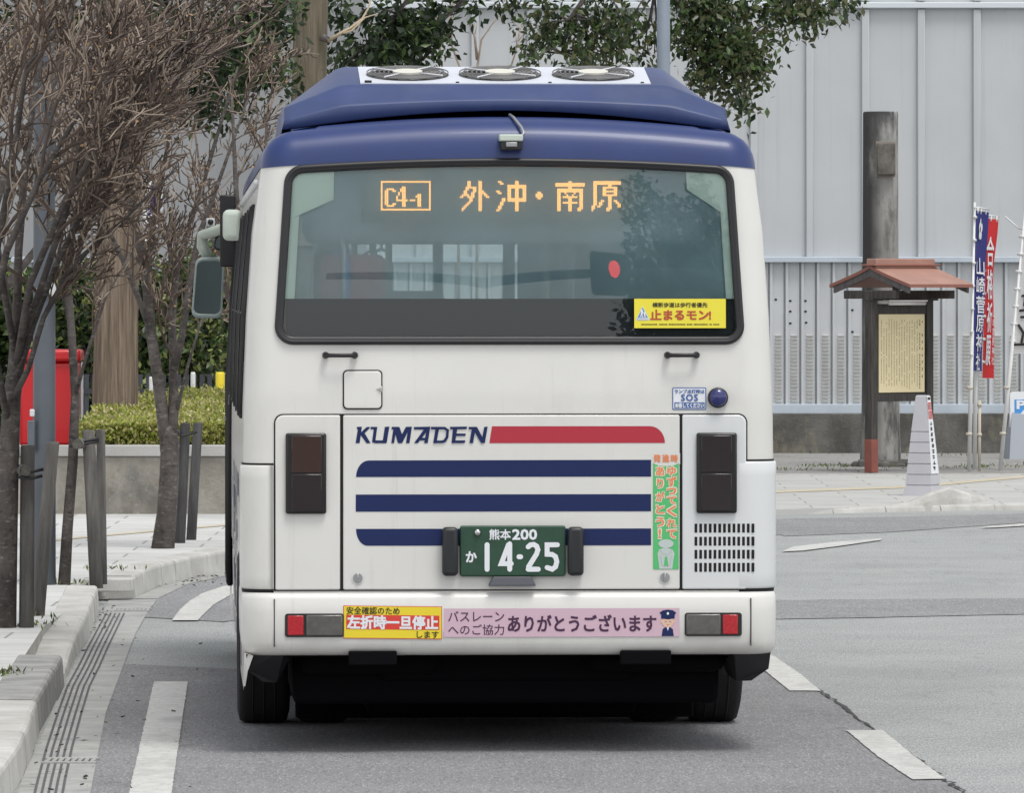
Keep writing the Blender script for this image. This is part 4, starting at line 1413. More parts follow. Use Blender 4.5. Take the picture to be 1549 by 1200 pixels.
# gutter strip, drain slots and grates
gl = [(0, 1290), (33, 1182), (62, 1118), (92, 1052), (125, 985), (150, 940), (165, 908)]
gr_ = [(118, 1290), (139, 1190), (160, 1080), (186, 1010), (205, 960), (225, 925), (238, 908)]
flat("gutter", [G(*p) for p in gl] + [G(*p) for p in reversed(gr_)], 0.006, M['gutter'])
flat("gutter", [G(165, 907.5), G(238, 907.5), G(285, 885), G(345, 872), (-1.6, 50.5), (-1.75, 51), G(340, 866), G(240, 890), G(205, 906)], 0.0065, M['gutter'])
mb = MB()
dl = [(30, 1290), (56, 1183), (69, 1135), (86, 1083), (101, 1041)]
dl2 = [(137, 988), (148, 965), (164, 932)]
dl = [(30, 1290), (56, 1183), (69, 1135), (86, 1083), (101, 1041), (118, 1010), (133, 980), (160, 930)]
for run in (dl,):
    for k in range(5):
        off = 0.004 + 0.0275 * k
        L = [(G(*p)[0] + off, G(*p)[1]) for p in run]
        vs, fs = [], []
        for i, (x, y) in enumerate(L):
            vs += [(x - 0.0055, y, 0.0085), (x + 0.0055, y, 0.0085)]
            if i: fs.append((2 * i - 2, 2 * i - 1, 2 * i + 1, 2 * i))
        mb.add(vs, fs)
struct(mb.build("gutter_slots", mat('slot_dark', (0.10, 0.10, 0.105), 1.0)))
def grate(px, py, w, d):
    x, y = G(px, py)
    g_ = thing("drain_grate", "small steel drain grate across the slotted gutter by the near kerb" if py > 1000 else "pale steel drain grate at the far end of the slotted gutter", "grate", (x, y, 0.0))
    mb = MB()
    mb.box(0, w, 0, d, 0.004, 0.0075)
    mb.build("pit", M['seam'], g_)
    mb = MB()
    mb.box(-0.02, w + 0.02, -0.03, 0.0, 0.004, 0.016, 0, 0.002)
    mb.box(-0.02, w + 0.02, d, d + 0.03, 0.004, 0.016, 0, 0.002)
    k = 7
    for i in range(k + 1):
        mb.box(i * w / k - 0.009, i * w / k + 0.009, 0, d, 0.004, 0.014)
    mb.build("bars", M['gutter'], g_)
grate(70, 1158, 0.19, 0.22)
grate(178, 927, 0.18, 0.20)

# kerbs: blocks along the base line
def kerb(name, base, heights, w, m, blk=0.6, seed=0):
    """base: polyline (x,y) of the road-side foot; kerb stands to its left"""
    rng = random.Random(seed)
    cum = [0]
    for a, b in zip(base, base[1:]):
        cum.append(cum[-1] + math.hypot(b[0] - a[0], b[1] - a[1]))
    def at(s):
        s = max(0, min(cum[-1], s))
        for i in range(len(base) - 1):
            if s <= cum[i + 1] + 1e-9:
                t = (s - cum[i]) / (cum[i + 1] - cum[i])
                a, b = base[i], base[i + 1]
                d = Vector((b[0] - a[0], b[1] - a[1])).normalized()
                return Vector((a[0] + (b[0] - a[0]) * t, a[1] + (b[1] - a[1]) * t)), d, heights[i] + (heights[i + 1] - heights[i]) * t
    mb = MB()
    nb = max(1, round(cum[-1] / blk))
    for k in range(nb):
        s0, s1 = cum[-1] * k / nb + 0.004, cum[-1] * (k + 1) / nb - 0.004
        j = rng.uniform(-0.004, 0.004)
        rows = []
        for q in range(7):
            p, d, h = at(s0 + (s1 - s0) * q / 6)
            nrm = Vector((-d.y, d.x))
            prof_ = [(0.0, -0.02), (0.012, h - 0.022), (0.018, h - 0.008), (0.032, h), (w - 0.01, h + 0.002), (w, h - 0.008), (w, -0.02)]
            rows.append([(p.x + nrm.x * (a + j), p.y + nrm.y * (a + j), z) for a, z in prof_])
        mb.grid(rows, 0, False)
        mb.add(rows[0], [tuple(range(7))]); mb.add(rows[-1], [tuple(range(6, -1, -1))])
    return struct(mb.build(name, m))
KA0 = [G(-40, 1290), G(35, 1180), G(50, 1140)]
kerb("kerb", KA0 + [G(60, 1112)], [0.15, 0.15, 0.152, 0.155], 0.24, M['kerb'], 0.55, 1)
kerb("kerb", [G(60, 1112), G(80, 1075), G(97, 1038)], [0.158, 0.158, 0.156], 0.24, M['kerb_dark'], 1.3, 2)
kerb("kerb", [G(97.5, 1037), G(118, 990), G(135, 968), G(150, 925)], [0.02, 0.10, 0.15, 0.16], 0.21, M['kerb'], 1.4, 3)
kerb("kerb", [G(205, 906), G(222, 897), G(240, 889.5), G(285, 877), G(340, 866.5), (-1.75, 51.2), (-1.1, 54.5), (0.2, 57.8), (1.6, 60.2)], [0.15, 0.155, 0.155, 0.155, 0.155, 0.15, 0.13, 0.08, 0.04], 0.2, M['kerb'], 0.6, 4)
# the drop inlet between the two kerbs
mb = MB()
x, y = G(140, 910)
mb.box(x - 0.36, x + 0.26, 44.25, 44.55, 0.06, 0.145, 0, 0.01)
struct(mb.build("kerb", M['kerb']))
# near pavement
def kx(p, dx, dy=0): return (p[0] + dx, p[1] + dy)
edge = [G(-60, 1290), kx(G(35, 1180), -0.13), kx(G(60, 1112), -0.13), kx(G(97, 1038), -0.13), kx(G(97, 1037), -0.20), kx(G(118, 990), -0.19), kx(G(135, 968), -0.15), kx(G(150, 925), -0.12), kx(G(150, 925), -0.18, 1.4), kx(G(205, 906), -0.18, 0.05), kx(G(240, 889.5), -0.17), kx(G(340, 866.5), -0.17), (-1.92, 51.2), (-1.25, 54.6), (0.05, 58.0), (0.9, 59.6)]
mb = MB()
mb.add([(x, y, 0.1495) for x, y in edge] + [(x, y, -0.02) for x, y in edge], [(i, i + 1, len(edge) + i + 1, len(edge) + i) for i in range(len(edge) - 1)])
struct(mb.build("pavement_edge", M['kerb']))
flat("pavement", edge + [(0.9, 64.0), (-16, 64.0), (-16, 10), (-2.2, 10)], 0.150, M['paver'])
mb = MB()
tl = [(30, 824), (180, 810), (262, 803), (345, 796)]
t2 = [G(p[0], p[1], 0.15) for p in tl]
vs, fs = [], []
for i, (x, y) in enumerate(t2):
    vs += [(x, y, 0.154), (x, y + 0.42, 0.154)]
    if i: fs.append((2 * i - 2, 2 * i, 2 * i + 1, 2 * i - 1))
mb.add(vs, fs)
M['tactile'] = mat('tactile_paving', (0.48, 0.42, 0.30), 0.9, col2=(0.56, 0.51, 0.40), vscale=6, bump=0.5, bscale=60)
struct(mb.build("tactile_paving", M['tactile']))
# far pavement, flush with the road at a lowered kerb
RZ = 0.05
fe = [(0.4, 59.2), (2.0, 61.0), (3.4, 62.1), (4.8, 63.0), (14, 64.5)]
mb = MB()
far_pts = [(0.4, 59.2, 0.149), (0.4, 72.6, 0.149)]
rows = []
for x, y0, z in ((0.45, 59.6, 0.146), (1.2, 60.4, 0.10), (2.0, 61.0, RZ), (3.4, 62.1, RZ), (4.8, 63.0, RZ), (14, 64.5, RZ)):
    rows.append([(x, y0 + (72.6 + 0.05 * x - y0) * k / 6, z) for k in range(7)])
mb.grid(rows, 0, False)
mb.grid([[r_[0] for r_ in rows], [(r_[0][0], r_[0][1], -0.02) for r_ in rows]], 0, False)
mb.grid([rows[0], [(x, y, -0.02) for x, y, z in rows[0]]], 0, False)
fp = struct(mb.build("pavement", M['paver2']))
for p in fp.data.polygons:
    if p.normal.z < 0: p.flip()
kerb("kerb", [(1.9, 60.95), (3.4, 62.05), (4.8, 62.95), (14, 64.45)], [0.05] * 4, 0.16, M['kerb'], 0.6, 6)
mb = MB()                                           # sloping kerb end beside the lowered pavement
bx_ = [(1350, 774, .052), (1374, 774, .075), (1404.5, 774, .155), (1405.5, 774, .157), (1434, 772.5, .205), (1436.5, 772.3, .207), (1437.5, 772.3, .206), (1467.5, 770, .14), (1468.5, 770, .137), (1502, 767, .052)]
rows = []
for px, py, h in bx_:
    x, y = G(px, py)
    rows.append([(x, y, -0.02), (x, y + 0.02, h * 0.55), (x, y + 0.05, h - 0.02), (x, y + 0.09, h), (x, y + 0.30, h), (x, y + 0.34, h - 0.03), (x, y + 0.36, 0.03)])
mb.grid(rows, 0, False)
struct(mb.build("kerb", M['kerb']))
mb = MB()
vs, fs = [], []
for i, (px, py) in enumerate(((1150, 748), (1180, 746), (1300, 741.5), (1370, 739), (1425, 735), (1500, 728), (1570, 722))):
    x, y = G(px, py, RZ)
    vs += [(x, y, RZ + 0.004), (x, y + 0.7, RZ + 0.004)]
    if i: fs.append((2 * i - 2, 2 * i, 2 * i + 1, 2 * i - 1))
mb.add(vs, fs)
struct(mb.build("tactile_paving", M['tactile']))
flat("gravel", [(-16, 64.1), (0.9, 64.1), (0.9, 72.66), (14, 73.35), (14, 84), (-16, 84)], 0.045, M['gravel'])
mb = MB()
mb.add([(1.0, 72.6, .058), (14, 73.2, .058), (14, 73.35, .058), (1.0, 72.75, .058), (1.0, 72.6, 0.0), (14, 73.2, 0.0)], [(0, 1, 2, 3), (4, 5, 1, 0)])
struct(mb.build("kerb", M['kerb']))

# ================================================================== BACKGROUND BUILDING
WY, WS = 82.8, FPX / 82.8
def wx(px): return (px - CX) / WS
def wz(py): return CAMH - (py - HY) / WS
M['sheet'] = mat('grey_sheet_metal', (0.49, 0.51, 0.525), 0.55, var=0.05, vscale=0.8)
add_layer(M['sheet'], (0.36, 0.375, 0.38), 6.0, 0.55, 0.8, amount=0.5, stretch=(2.5, 1, 0.06), seed=4)
add_layer(M['sheet'], (0.50, 0.53, 0.56), 0.5, 0.45, 0.7, amount=0.5, stretch=(1, 1, .3))
M['sheet2'] = mat('folded_sheet', (0.52, 0.54, 0.555), 0.55, var=0.05, vscale=1.5)
add_layer(M['sheet2'], (0.30, 0.29, 0.26), 3.0, 0.55, 0.8, amount=0.4, stretch=(1, 1, .25))
M['flash'] = mat('flashing', (0.46, 0.52, 0.58), 0.5, var=0.06, vscale=3)
M['mossy'] = mat('mossy_concrete', (0.085, 0.082, 0.075), 0.95, col2=(0.17, 0.165, 0.15), vscale=1.6, bump=0.4, bscale=30)
add_layer(M['mossy'], (0.05, 0.05, 0.045), 2.5, 0.45, 0.65, stretch=(1, 1, .5), amount=0.7, seed=4)
add_layer(M['mossy'], (0.27, 0.24, 0.17), 5.0, 0.52, 0.72, stretch=(1, 1, .6), amount=0.6, seed=8)
bld = thing("warehouse", "long grey sheet metal warehouse with ribbed lower cladding behind everything", "building", (0, WY, 0))
BX0, BX1 = -22.0, 26.0
MB().box(BX0, BX1, 0.06, 14, wz(392), 6.9).build("wall", M['sheet'], bld)
mb = MB()

for i in range(80):
    xx = wx(1225) + (i - 40) * 0.672
    if BX0 + .1 < xx < BX1 - .1:
        mb.box(xx - 0.045, xx + 0.045, 0.0, 0.06, wz(389), wz(13.5), 0, 0.012, 2)
        mb.box(xx - 0.045, xx + 0.045, 0.0, 0.06, wz(1.5), 6.9, 0, 0.012, 2)
mb.build("batten", M['sheet'], bld)
MB().box(BX0, -1.75, -0.035, 0.10, wz(392), 6.85, 0, 0.01).build("left_wall_facing", mat('dull_grey_wall', (0.27, 0.28, 0.29), 0.7, var=0.12, vscale=0.9), bld)  # darker grey box added over the left part of the wall
mb = MB()
mb.box(BX0, BX1, -0.03, 0.06, wz(12), wz(3), 0, 0.01)
mb.build("belt_course", mat('pale_band', (0.60, 0.65, 0.69), 0.5), bld)
mb = MB()
mb.box(BX0, BX1, -0.06, 0.06, wz(397), wz(388.5), 0, 0.008)
mb.box(BX0, BX1, -0.06, 0.06, wz(626), wz(611.5), 0, 0.008)
mb.build("flashing", M['flash'], bld)
# folded sheet profile
mb = MB()
per = 23.7 / WS
z0, z1 = wz(612), wz(396)
xs0 = wx(1193.5)
prof_ = []
k = int((BX0 - xs0) / per)
while xs0 + k * per < BX1 - per:
    b = xs0 + k * per
    prof_ += [(b, 0.05), (b + 0.126, 0.05), (b + 0.132, 0.075), (b + 0.146, 0.075), (b + 0.150, 0.01), (b + 0.180, 0.01), (b + 0.184, 0.05)]
    k += 1
mb.grid([[(x, y, z0) for x, y in prof_], [(x, y, z1) for x, y in prof_]], 0, False)
mb.build("ribbed_cladding", M['sheet2'], bld)
mb = MB()
k = int((-8 - xs0) / per)
while xs0 + k * per < 9.5:
    b = xs0 + k * per
    for i in range(19):
        z = wz(609 - i * 5.5)
        mb.add([(b + 0.026, 0.048, z), (b + 0.100, 0.048, z), (b + 0.100, 0.022, z + 0.018), (b + 0.026, 0.022, z + 0.018), (b + 0.026, 0.048, z + 0.022), (b + 0.100, 0.048, z + 0.022)], [(0, 1, 2, 3), (3, 2, 5, 4)])
    k += 1
mb.build("louvres", mat('louvre_beige', (0.64, 0.63, 0.59), 0.6, var=0.1, vscale=6), bld)
mb = MB()
random.seed(8)
for px, py in ((1196, 455), (1219, 455), (1196, 471), (1219, 471), (1220, 488), (1196, 489), (1174, 453), (1290, 469), (1290, 502)):
    mb.box(wx(px - 2), wx(px + 1.5), 0.044, 0.0495, wz(py + 1.5), wz(py - 1.2), 0)
mb.build("screw_cap", M['seam'], bld)
MB().box(BX0, BX1, -0.10, 0.4, -0.1, wz(625.5), 0, 0.01).build("footing", M['mossy'], bld)

# ================================================================== RIGHT-HAND OBJECTS
# concrete post
YP = 76.5
sP = FPX / YP
M['oldconc'] = mat('old_concrete', (0.24, 0.24, 0.225), 0.95, col2=(0.35, 0.35, 0.335), vscale=1.2, bump=0.3, bscale=25, stretch=(1, 1, .5))
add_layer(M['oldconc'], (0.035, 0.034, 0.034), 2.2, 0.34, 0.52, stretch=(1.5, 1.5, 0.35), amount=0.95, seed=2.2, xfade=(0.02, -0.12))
add_layer(M['oldconc'], (0.05, 0.05, 0.048), 3.0, 0.5, 0.62, stretch=(1.5, 1.5, 0.4), amount=0.8, seed=7.2)
add_layer(M['oldconc'], (0.03, 0.03, 0.032), 4.5, 0.36, 0.52, stretch=(1.5, 1.5, 0.5), amount=0.95, zfade=(3.4, 3.95), seed=1)
post = thing("concrete_post", "tall weathered concrete post with dark stains behind the roofed notice board", "post", (*P(1332, 705, YP).xy, 0.045))
hp = (705 - 168) / sP
mb = MB()
prof_p = [(0.235, 0.0), (0.215, 0.4), (0.205, 1.2), (0.199, 2.5), (0.195, hp - 0.02), (0.188, hp)]
rowsp = [[(r_ * math.cos(2 * math.pi * i / 32), r_ * math.sin(2 * math.pi * i / 32), z) for i in range(32)] for r_, z in prof_p]
mb.grid(rowsp, 0, True, True)
mb.f.append(tuple(range(len(mb.v) - 32, len(mb.v)))); mb.m.append(0); mb.sm.append(False)
mb.build("shaft", M['oldconc'], post)
mb = MB()
bx0, bx1 = (1325 - 1332) / sP, (1352 - 1332) / sP
zb0, zb1 = CAMH - (265 - HY) / sP - 0.045, CAMH - (217 - HY) / sP - 0.045
mb.box(bx0, bx1, -0.30, -0.17, zb0, zb1, 0, 0.012)
mb.box(bx0 - 0.012, bx1 + 0.008, -0.21, -0.17, zb0 - 0.02, zb1 + 0.02, 1, 0.006)
mb.build("junction_box", [mat('rusty_box', (0.13, 0.12, 0.105), 0.9, var=0.35, vscale=9), mat('box_back', (0.24, 0.22, 0.19), 0.9)], post)
mb = MB()
for i in range(9):
    a = math.pi + math.pi * i / 8
    mb.box(0.24 * math.cos(a) - 0.09, 0.24 * math.cos(a) + 0.09, 0.24 * math.sin(a) - 0.07, 0.24 * math.sin(a) + 0.07, -0.02, 0.04 + 0.02 * (i % 3), 0, 0.02)
mb.build("base_rubble", M['mossy'], post)

# roofed notice board
YN = 73.7
sN = FPX / YN
nb = thing("notice_board", "wooden notice board with a copper coloured gabled roof and a cream text panel", "notice board", (*P(1318, 715, YN).xy, 0.05), R(45))
M['wood'] = mat('dark_wood', (0.035, 0.031, 0.029), 0.85, col2=(0.075, 0.068, 0.062), vscale=6, stretch=(6, 6, .6), bump=0.2, bscale=40)
M['wood2'] = mat('grey_wood', (0.085, 0.08, 0.08), 0.85, col2=(0.13, 0.122, 0.12), vscale=6, stretch=(6, 6, .6), bump=0.2, bscale=40)
M['copper'] = mat('copper_roof', (0.37, 0.205, 0.16), 0.5, var=0.10, vscale=3)
M['copper2'] = mat('copper_edge', (0.25, 0.10, 0.075), 0.5)
M['redwood'] = mat('red_brown_metal', (0.24, 0.075, 0.055), 0.6, var=0.1, vscale=6)
zz = lambda py: CAMH - (py - HY) / sN - 0.05
LB = 0.90                                           # post spacing
mb = MB()
mb.box(-0.05, 0.05, -0.05, 0.05, zz(665), zz(447), 0, 0.006)
pst = mb.build("post", M['wood'], nb)
MB().box(-0.053, 0.053, -0.053, 0.053, 0.0, zz(665) + 0.002, 0, 0.004).build("post_shoe", M['redwood'], pst)
mb = MB()
mb.box(LB - 0.05, LB + 0.05, -0.05, 0.05, zz(665), zz(447), 0, 0.006)
pst = mb.build("post", M['wood'], nb)
MB().box(LB - 0.053, LB + 0.053, -0.053, 0.053, 0.0, zz(665) + 0.002, 0, 0.004).build("post_shoe", M['redwood'], pst)
mb = MB()
mb.box(0.05, LB - 0.05, -0.03, 0.03, zz(476), zz(460), 0, 0.004)
mb.box(0.05, LB - 0.05, -0.03, 0.03, zz(608), zz(596), 0, 0.004)
mb.box(0.05, LB - 0.05, -0.012, 0.012, zz(596), zz(476))
mb.box(-0.06, LB + 0.12, -0.06, 0.06, zz(455), zz(440), 0, 0.006)
for x in (0.0, LB):
    mb.box(x - 0.045, x + 0.045, -0.36, 0.36, zz(452), zz(440) + 0.004, 0, 0.006)
mb.build("frame", M['wood'], nb)
pz0, pz1 = zz(594.5), zz(475.5)
pn = MB().box(0.09, LB - 0.075, -0.032, -0.014, pz0, pz1, 0, 0.004).build("text_panel", mat('cream_panel', (0.78, 0.68, 0.42), 0.5, var=0.05, vscale=2), nb)
mb = MB()
random.seed(21)
cols_n = 17
for i in range(cols_n):
    x = 0.125 + i * (LB - 0.24) / (cols_n - 1)
    z = pz1 - random.uniform(0.05, 0.09)
    zend = pz0 + random.uniform(0.05, 0.12)
    big = i in (15, 16)
    if i == 16: zend = pz0 + 0.16
    if i in (0, 1): z -= 0.1 if i == 1 else 0
    while z > zend:
        h = random.uniform(0.010, 0.018) * (2.0 if big else 1)
        w_ = random.uniform(0.006, 0.011) * (1.7 if big else 1)
        if random.random() < 0.9:
            mb.box(x - w_ / 2, x + w_ / 2, -0.0335, -0.0325, z - h, z, 0)
        z -= h + (0.045 if i == 16 else 0.007)
mb.build("panel_text", mat('faded_ink', (0.28, 0.23, 0.13), 0.8), pn)
mb = MB()
mb.tube([(0.14, -0.13, zz(459)), (LB - 0.18, -0.13, zz(459))], 0.020, 10, 0)
mb.box(0.12, LB - 0.16, -0.15, -0.06, zz(456.5), zz(454), 0)
mb.build("strip_lamp", mat('lamp_white', (0.72, 0.72, 0.70), 0.4), nb)
# roof
RD, ZR, ZE = 0.58, zz(406), zz(435)
xa, xb = -0.03, LB + 0.09
mb = MB()
for s in (-1, 1):
    n_ = 10
    prof_r = [(s * RD * i / n_, ZR + (ZE - ZR) * (i / n_) ** 0.88) for i in range(n_ + 1)]
    up = [[(x, y, z + 0.035) for y, z in prof_r] for x in (xa, xb)]
    dn_ = [[(x, y, z) for y, z in prof_r] for x in (xa, xb)]
    mb.grid(up, 0, False)
    mb.grid(dn_, 1, False)
    for e in (0, 1):
        mb.grid([up[e], dn_[e]], 1, False)
    mb.add([up[0][-1], up[1][-1], dn_[1][-1], dn_[0][-1]], [(0, 1, 2, 3)], 1)
roof = mb.build("roof", [M['copper'], M['copper2']], nb)
mb = MB()
mb.box(xa + 0.03, xb - 0.04, -0.07, 0.07, ZR + 0.0, ZR + 0.105, 0, 0.008)
mb.box(xa - 0.02, xb + 0.03, -0.10, 0.10, ZR + 0.025, ZR + 0.045, 1, 0.006)
mb.build("ridge_cap", [M['copper'], M['copper2']], roof)
mb = MB()
for x in (xa + 0.02, xb - 0.05):
    for s in (-1, 1):
        a = [(x, s * 0.0, ZR), (x, s * (RD - .04), ZE + 0.01), (x, s * (RD - .04), ZE - 0.06), (x, 0.0, ZR - 0.085)]
        b = [(x + 0.03, y, z) for _, y, z in a]
        MB().add(a + b, [(0, 1, 2, 3), (7, 6, 5, 4), (0, 4, 5, 1), (1, 5, 6, 2), (2, 6, 7, 3)]).build("barge_board", M['wood2'], roof)

# plastic sign pylon
YC = 65.4
sC = FPX / YC
cn = thing("sign_pylon", "grey and white tapering plastic sign pylon with red panel standing before the notice board", "sign", (*P(1396, 750, YC).xy, RZ), R(-24))
M['pylon'] = mat('pylon_plastic', (0.47, 0.47, 0.50), 0.5, var=0.04, vscale=4)
hc = (750 - 598) / sC
A0, A1 = 0.135, 0.052
mb = MB()
def ring_c(z, grow=0.0):
    a = A0 + (A1 - A0) * z / hc + grow
    return [(-a, -a, z), (a, -a, z), (a, a, z), (-a, a, z)]
zl = [0.0]
rr2 = [ring_c(0, 0.012)]
step = hc / 9.4
for i in range(1, 7):
    z = i * step
    rr2 += [ring_c(z - 0.006, 0.004), ring_c(z, -0.008), ring_c(z + 0.006, 0.004)]
rr2 += [ring_c(hc - 0.01), ring_c(hc, -0.008)]
mb.grid(rr2, 0, False, True)
mb.f.append(tuple(range(len(mb.v) - 4, len(mb.v)))); mb.m.append(0); mb.sm.append(False)
mb.build("body", M['pylon'], cn)
def pf(u, t, off=0.0):                              # right-hand face: u -1..1, t 0..1 height
    z = hc * t
    a = A0 + (A1 - A0) * t
    return (a + 0.006 + off, u * a, z)
def quad_pf(mb, u0, t0, u1, t1, off, mi=0):
    mb.add([pf(u0, t0, off), pf(u1, t0, off), pf(u1, t1, off), pf(u0, t1, off)], [(0, 1, 2, 3)], mi)
mb = MB()
quad_pf(mb, -0.86, 0.22, 0.86, 0.995, 0.0, 0)
quad_pf(mb, -0.7, 0.855, 0.75, 0.93, 0.002, 1)
quad_pf(mb, -0.7, 0.765, 0.75, 0.845, 0.002, 1)
quad_pf(mb, -0.62, 0.955, 0.6, 0.98, 0.002, 2)
sgn = mb.build("sign_face", [M['letter_white'], M['red2'], M['letter_black']], cn)
mb = MB()
fit_text(mb, "駐車", (-0.58, 0.862, 0.62, 0.922), lambda u, v: pf(u, v, 0.004), 1, 0.02)
fit_text(mb, "禁止", (-0.58, 0.772, 0.62, 0.838), lambda u, v: pf(u, v, 0.004), 1, 0.02)
random.seed(2)
t = 0.74
for i in range(9):                                  # column of lettering too small to read
    h = 0.036
    for q in range(3):
        if random.random() < 0.85:
            quad_pf(mb, -0.35 + random.uniform(-.08, .1), t - h * (q + 0.75) / 3, 0.30 + random.uniform(-.15, .1), t - h * q / 3, 0.003, 0)
    quad_pf(mb, -0.06, t - h, 0.10, t, 0.0035, 0)
    t -= 0.056
mb.build("sign_lettering", [M['letter_black'], M['letter_white']], sgn)

# banner flags on poles
M['pole_white'] = mat('white_plastic_pole', (0.66, 0.67, 0.66), 0.5, var=0.05, vscale=4)
M['rust'] = mat('rusty_white_pipe', (0.60, 0.56, 0.48), 0.8, col2=(0.50, 0.44, 0.36), vscale=4)
add_layer(M['rust'], (0.26, 0.09, 0.03), 9, 0.6, 0.7, amount=0.9)
YF = 74.6
def sheer(m, amount):
    nt = m.node_tree
    b_ = nt.nodes["Principled BSDF"]
    tl = nt.nodes.new("ShaderNodeBsdfTranslucent")
    tl.inputs[0].default_value = b_.inputs['Base Color'].default_value[:]
    mx = nt.nodes.new("ShaderNodeMixShader")
    mx.inputs[0].default_value = amount
    nt.links.new(b_.outputs[0], mx.inputs[1])
    nt.links.new(tl.outputs[0], mx.inputs[2])
    nt.links.new(mx.outputs[0], nt.nodes["Material Output"].inputs[0])
    return m
def flag(name, label, base_px, top_px, fx, fy0, fy1, yaw, w, cloth, group, Yb, seed, wv=0.4, sag=0.0):
    rng = random.Random(seed)
    b = P(base_px[0], base_px[1], Yb); b.z = 0.045
    f = thing(name, label, "banner flag", b, 0, group)
    top = P(top_px[0], top_px[1], Yb) - b
    pl = MB().tube([(0, 0, 0), top * 0.52, top * 0.522, top], [0.024, 0.022, 0.015, 0.013], 10).build("pole", M['pole_white'], f)
    org = P(fx, fy0, Yb) - b
    s = FPX / Yb
    hgt = (fy1 - fy0) / s
    ud = Vector((math.cos(yaw), math.sin(yaw), 0))
    nd = Vector((math.sin(yaw), -math.cos(yaw), 0))
    lean = Vector((top.x / top.z, top.y / top.z, 0))
    def S(u, v, off=0.0):                           # u across 0..w, v down 0..h
        wob = wv * (0.035 * math.sin(u * 9 + v * 3.1 + seed) * (0.3 + u / w) + 0.03 * math.sin(v * 5.3 + seed * 2) * (u / w))
        x = org + ud * (u + sag * u * v / hgt) - Vector((0, 0, v + 0.02 * u)) + nd * (wob + off) - lean * v
        return x
    nu, nv = 14, 40
    cl = MB()
    cl.grid([[S(w * i / nu, hgt * j / nv) for i in range(nu + 1)] for j in range(nv + 1)])
    cl.grid([[S(w * i / nu, hgt * j / nv, -0.004) for i in range(nu + 1)] for j in range(nv + 1)])
    c_ = cl.build("cloth", cloth, f)
    arm = MB().tube([S(-0.05, -0.03), S(w * 0.5, -0.035), S(w + 0.02, -0.03)], 0.009, 8)
    arm.build("cross_arm", M['pole_white'], f)
    for j in range(7):
        MB().tube([S(-0.04, hgt * (j + 0.3) / 7), S(0.03, hgt * (j + 0.3) / 7)], 0.018, 6).build("cloth_tab", M['pole_white'], f)
    for j in (0.15, 0.5, 0.85):
        MB().tube([S(w * j, -0.03), S(w * j, 0.03)], 0.014, 6).build("cloth_tab", M['pole_white'], f)
    return f, S, hgt, c_
def flag_text(mb, s, S, u0, u1, v0, v1, bold, off=0.012, mi=0, fill=0.9):
    n_ = len(s)
    h = (v1 - v0) / n_
    for i, ch in enumerate(s):
        a, b = v0 + i * h + h * 0.05, v0 + (i + 1) * h - h * 0.05
        fit_text(mb, ch, (u0, -b, u1, -a), lambda u, v: S(u, -v, off), mi, bold)
GRP = None
f1, S1, h1, c1 = flag("banner_flag", "navy blue shrine banner with white characters in front of a red banner", (1466, 712), (1474.5, 306), 1475, 318, 561, R(75), 0.66, sheer(mat('navy_cloth', (0.04, 0.045, 0.24), 0.85), 0.25), GRP, 74.3, 1)
mb = MB()
flag_text(mb, "山崎菅原神社", S1, 0.14, 0.50, 0.50, 1.74, 0.012)
for k in range(5):
    a = R(90 + 72 * k)
    cu, cv = 0.30 + 0.075 * math.cos(a), 0.20 - 0.075 * math.sin(a)
    mb.add([S1(cu + 0.05 * math.cos(2 * math.pi * i / 10), cv + 0.05 * math.sin(2 * math.pi * i / 10), 0.011 + 0.0005 * k) for i in range(10)], [tuple(range(10))])
mb.build("cloth_lettering", M['letter_white'], c1)
f2, S2, h2, c2 = flag("banner_flag", "red shrine banner with white characters hanging behind the navy one", (1474, 712), (1479.5, 322), 1490, 330, 572, R(71), 0.46, sheer(mat('red_cloth', (0.75, 0.05, 0.055), 0.85), 0.4), GRP, 75.0, 4, sag=0.0)
mb = MB()
flag_text(mb, "合格祈願", S2, 0.07, 0.31, 0.18, 1.62, 0.012)
flag_text(mb, "山崎菅原神社", S2, 0.36, 0.43, 0.98, 1.6, 0.0)
mb.build("cloth_lettering", M['letter_white'], c2)
f3, S3, h3, c3 = flag("banner_flag", "white banner with black writing on a leaning pole beside the parking sign", (1513, 712), (1551, 318), 1548, 350, 535, R(-15), 0.55, sheer(mat('white_cloth', (0.74, 0.74, 0.74), 0.85), 0.35), GRP, 74.6, 7)
mb = MB()
for k_, st_ in enumerate(([(0.06, 0.70), (0.16, 0.68)], [(0.10, 0.64), (0.09, 0.80)], [(0.05, 0.86), (0.20, 0.84)], [(0.07, 0.93), (0.18, 0.92)], [(0.05, 1.02), (0.11, 1.10), (0.10, 1.20)], [(0.02, 1.23), (0.22, 1.22)], [(0.15, 1.05), (0.14, 1.22)])):
    ribbon(mb, st_, 0.028, lambda u, v: S3(u, v, 0.012 + 0.0004 * k_))
mb.build("cloth_lettering", M['letter_black'], c3)
MB().tube([S3(-0.05, -0.03), S3(-0.22, -0.16)], 0.009, 6).build("arm_end", M['pole_white'], f3)
b = P(1481.5, 711, 74.5); b.z = 0.045
stub = MB().tube([(0, 0, 0), (0, 0, 0.4), (0.002, 0, (711 - 604) * 74.5 / FPX)], [0.018, 0.018, 0.017], 10)
stub.tube([(0, 0, 0.38), (0, 0, 0.41)], 0.028, 10)
stub.tube([(0, 0, 0.70), (0, 0, 0.74)], 0.026, 10)
so = stub.build("pipe_stub", M['rust']); so.location = b
tag(so, "short rusty white pipe standing beside the navy banner pole", "pipe")
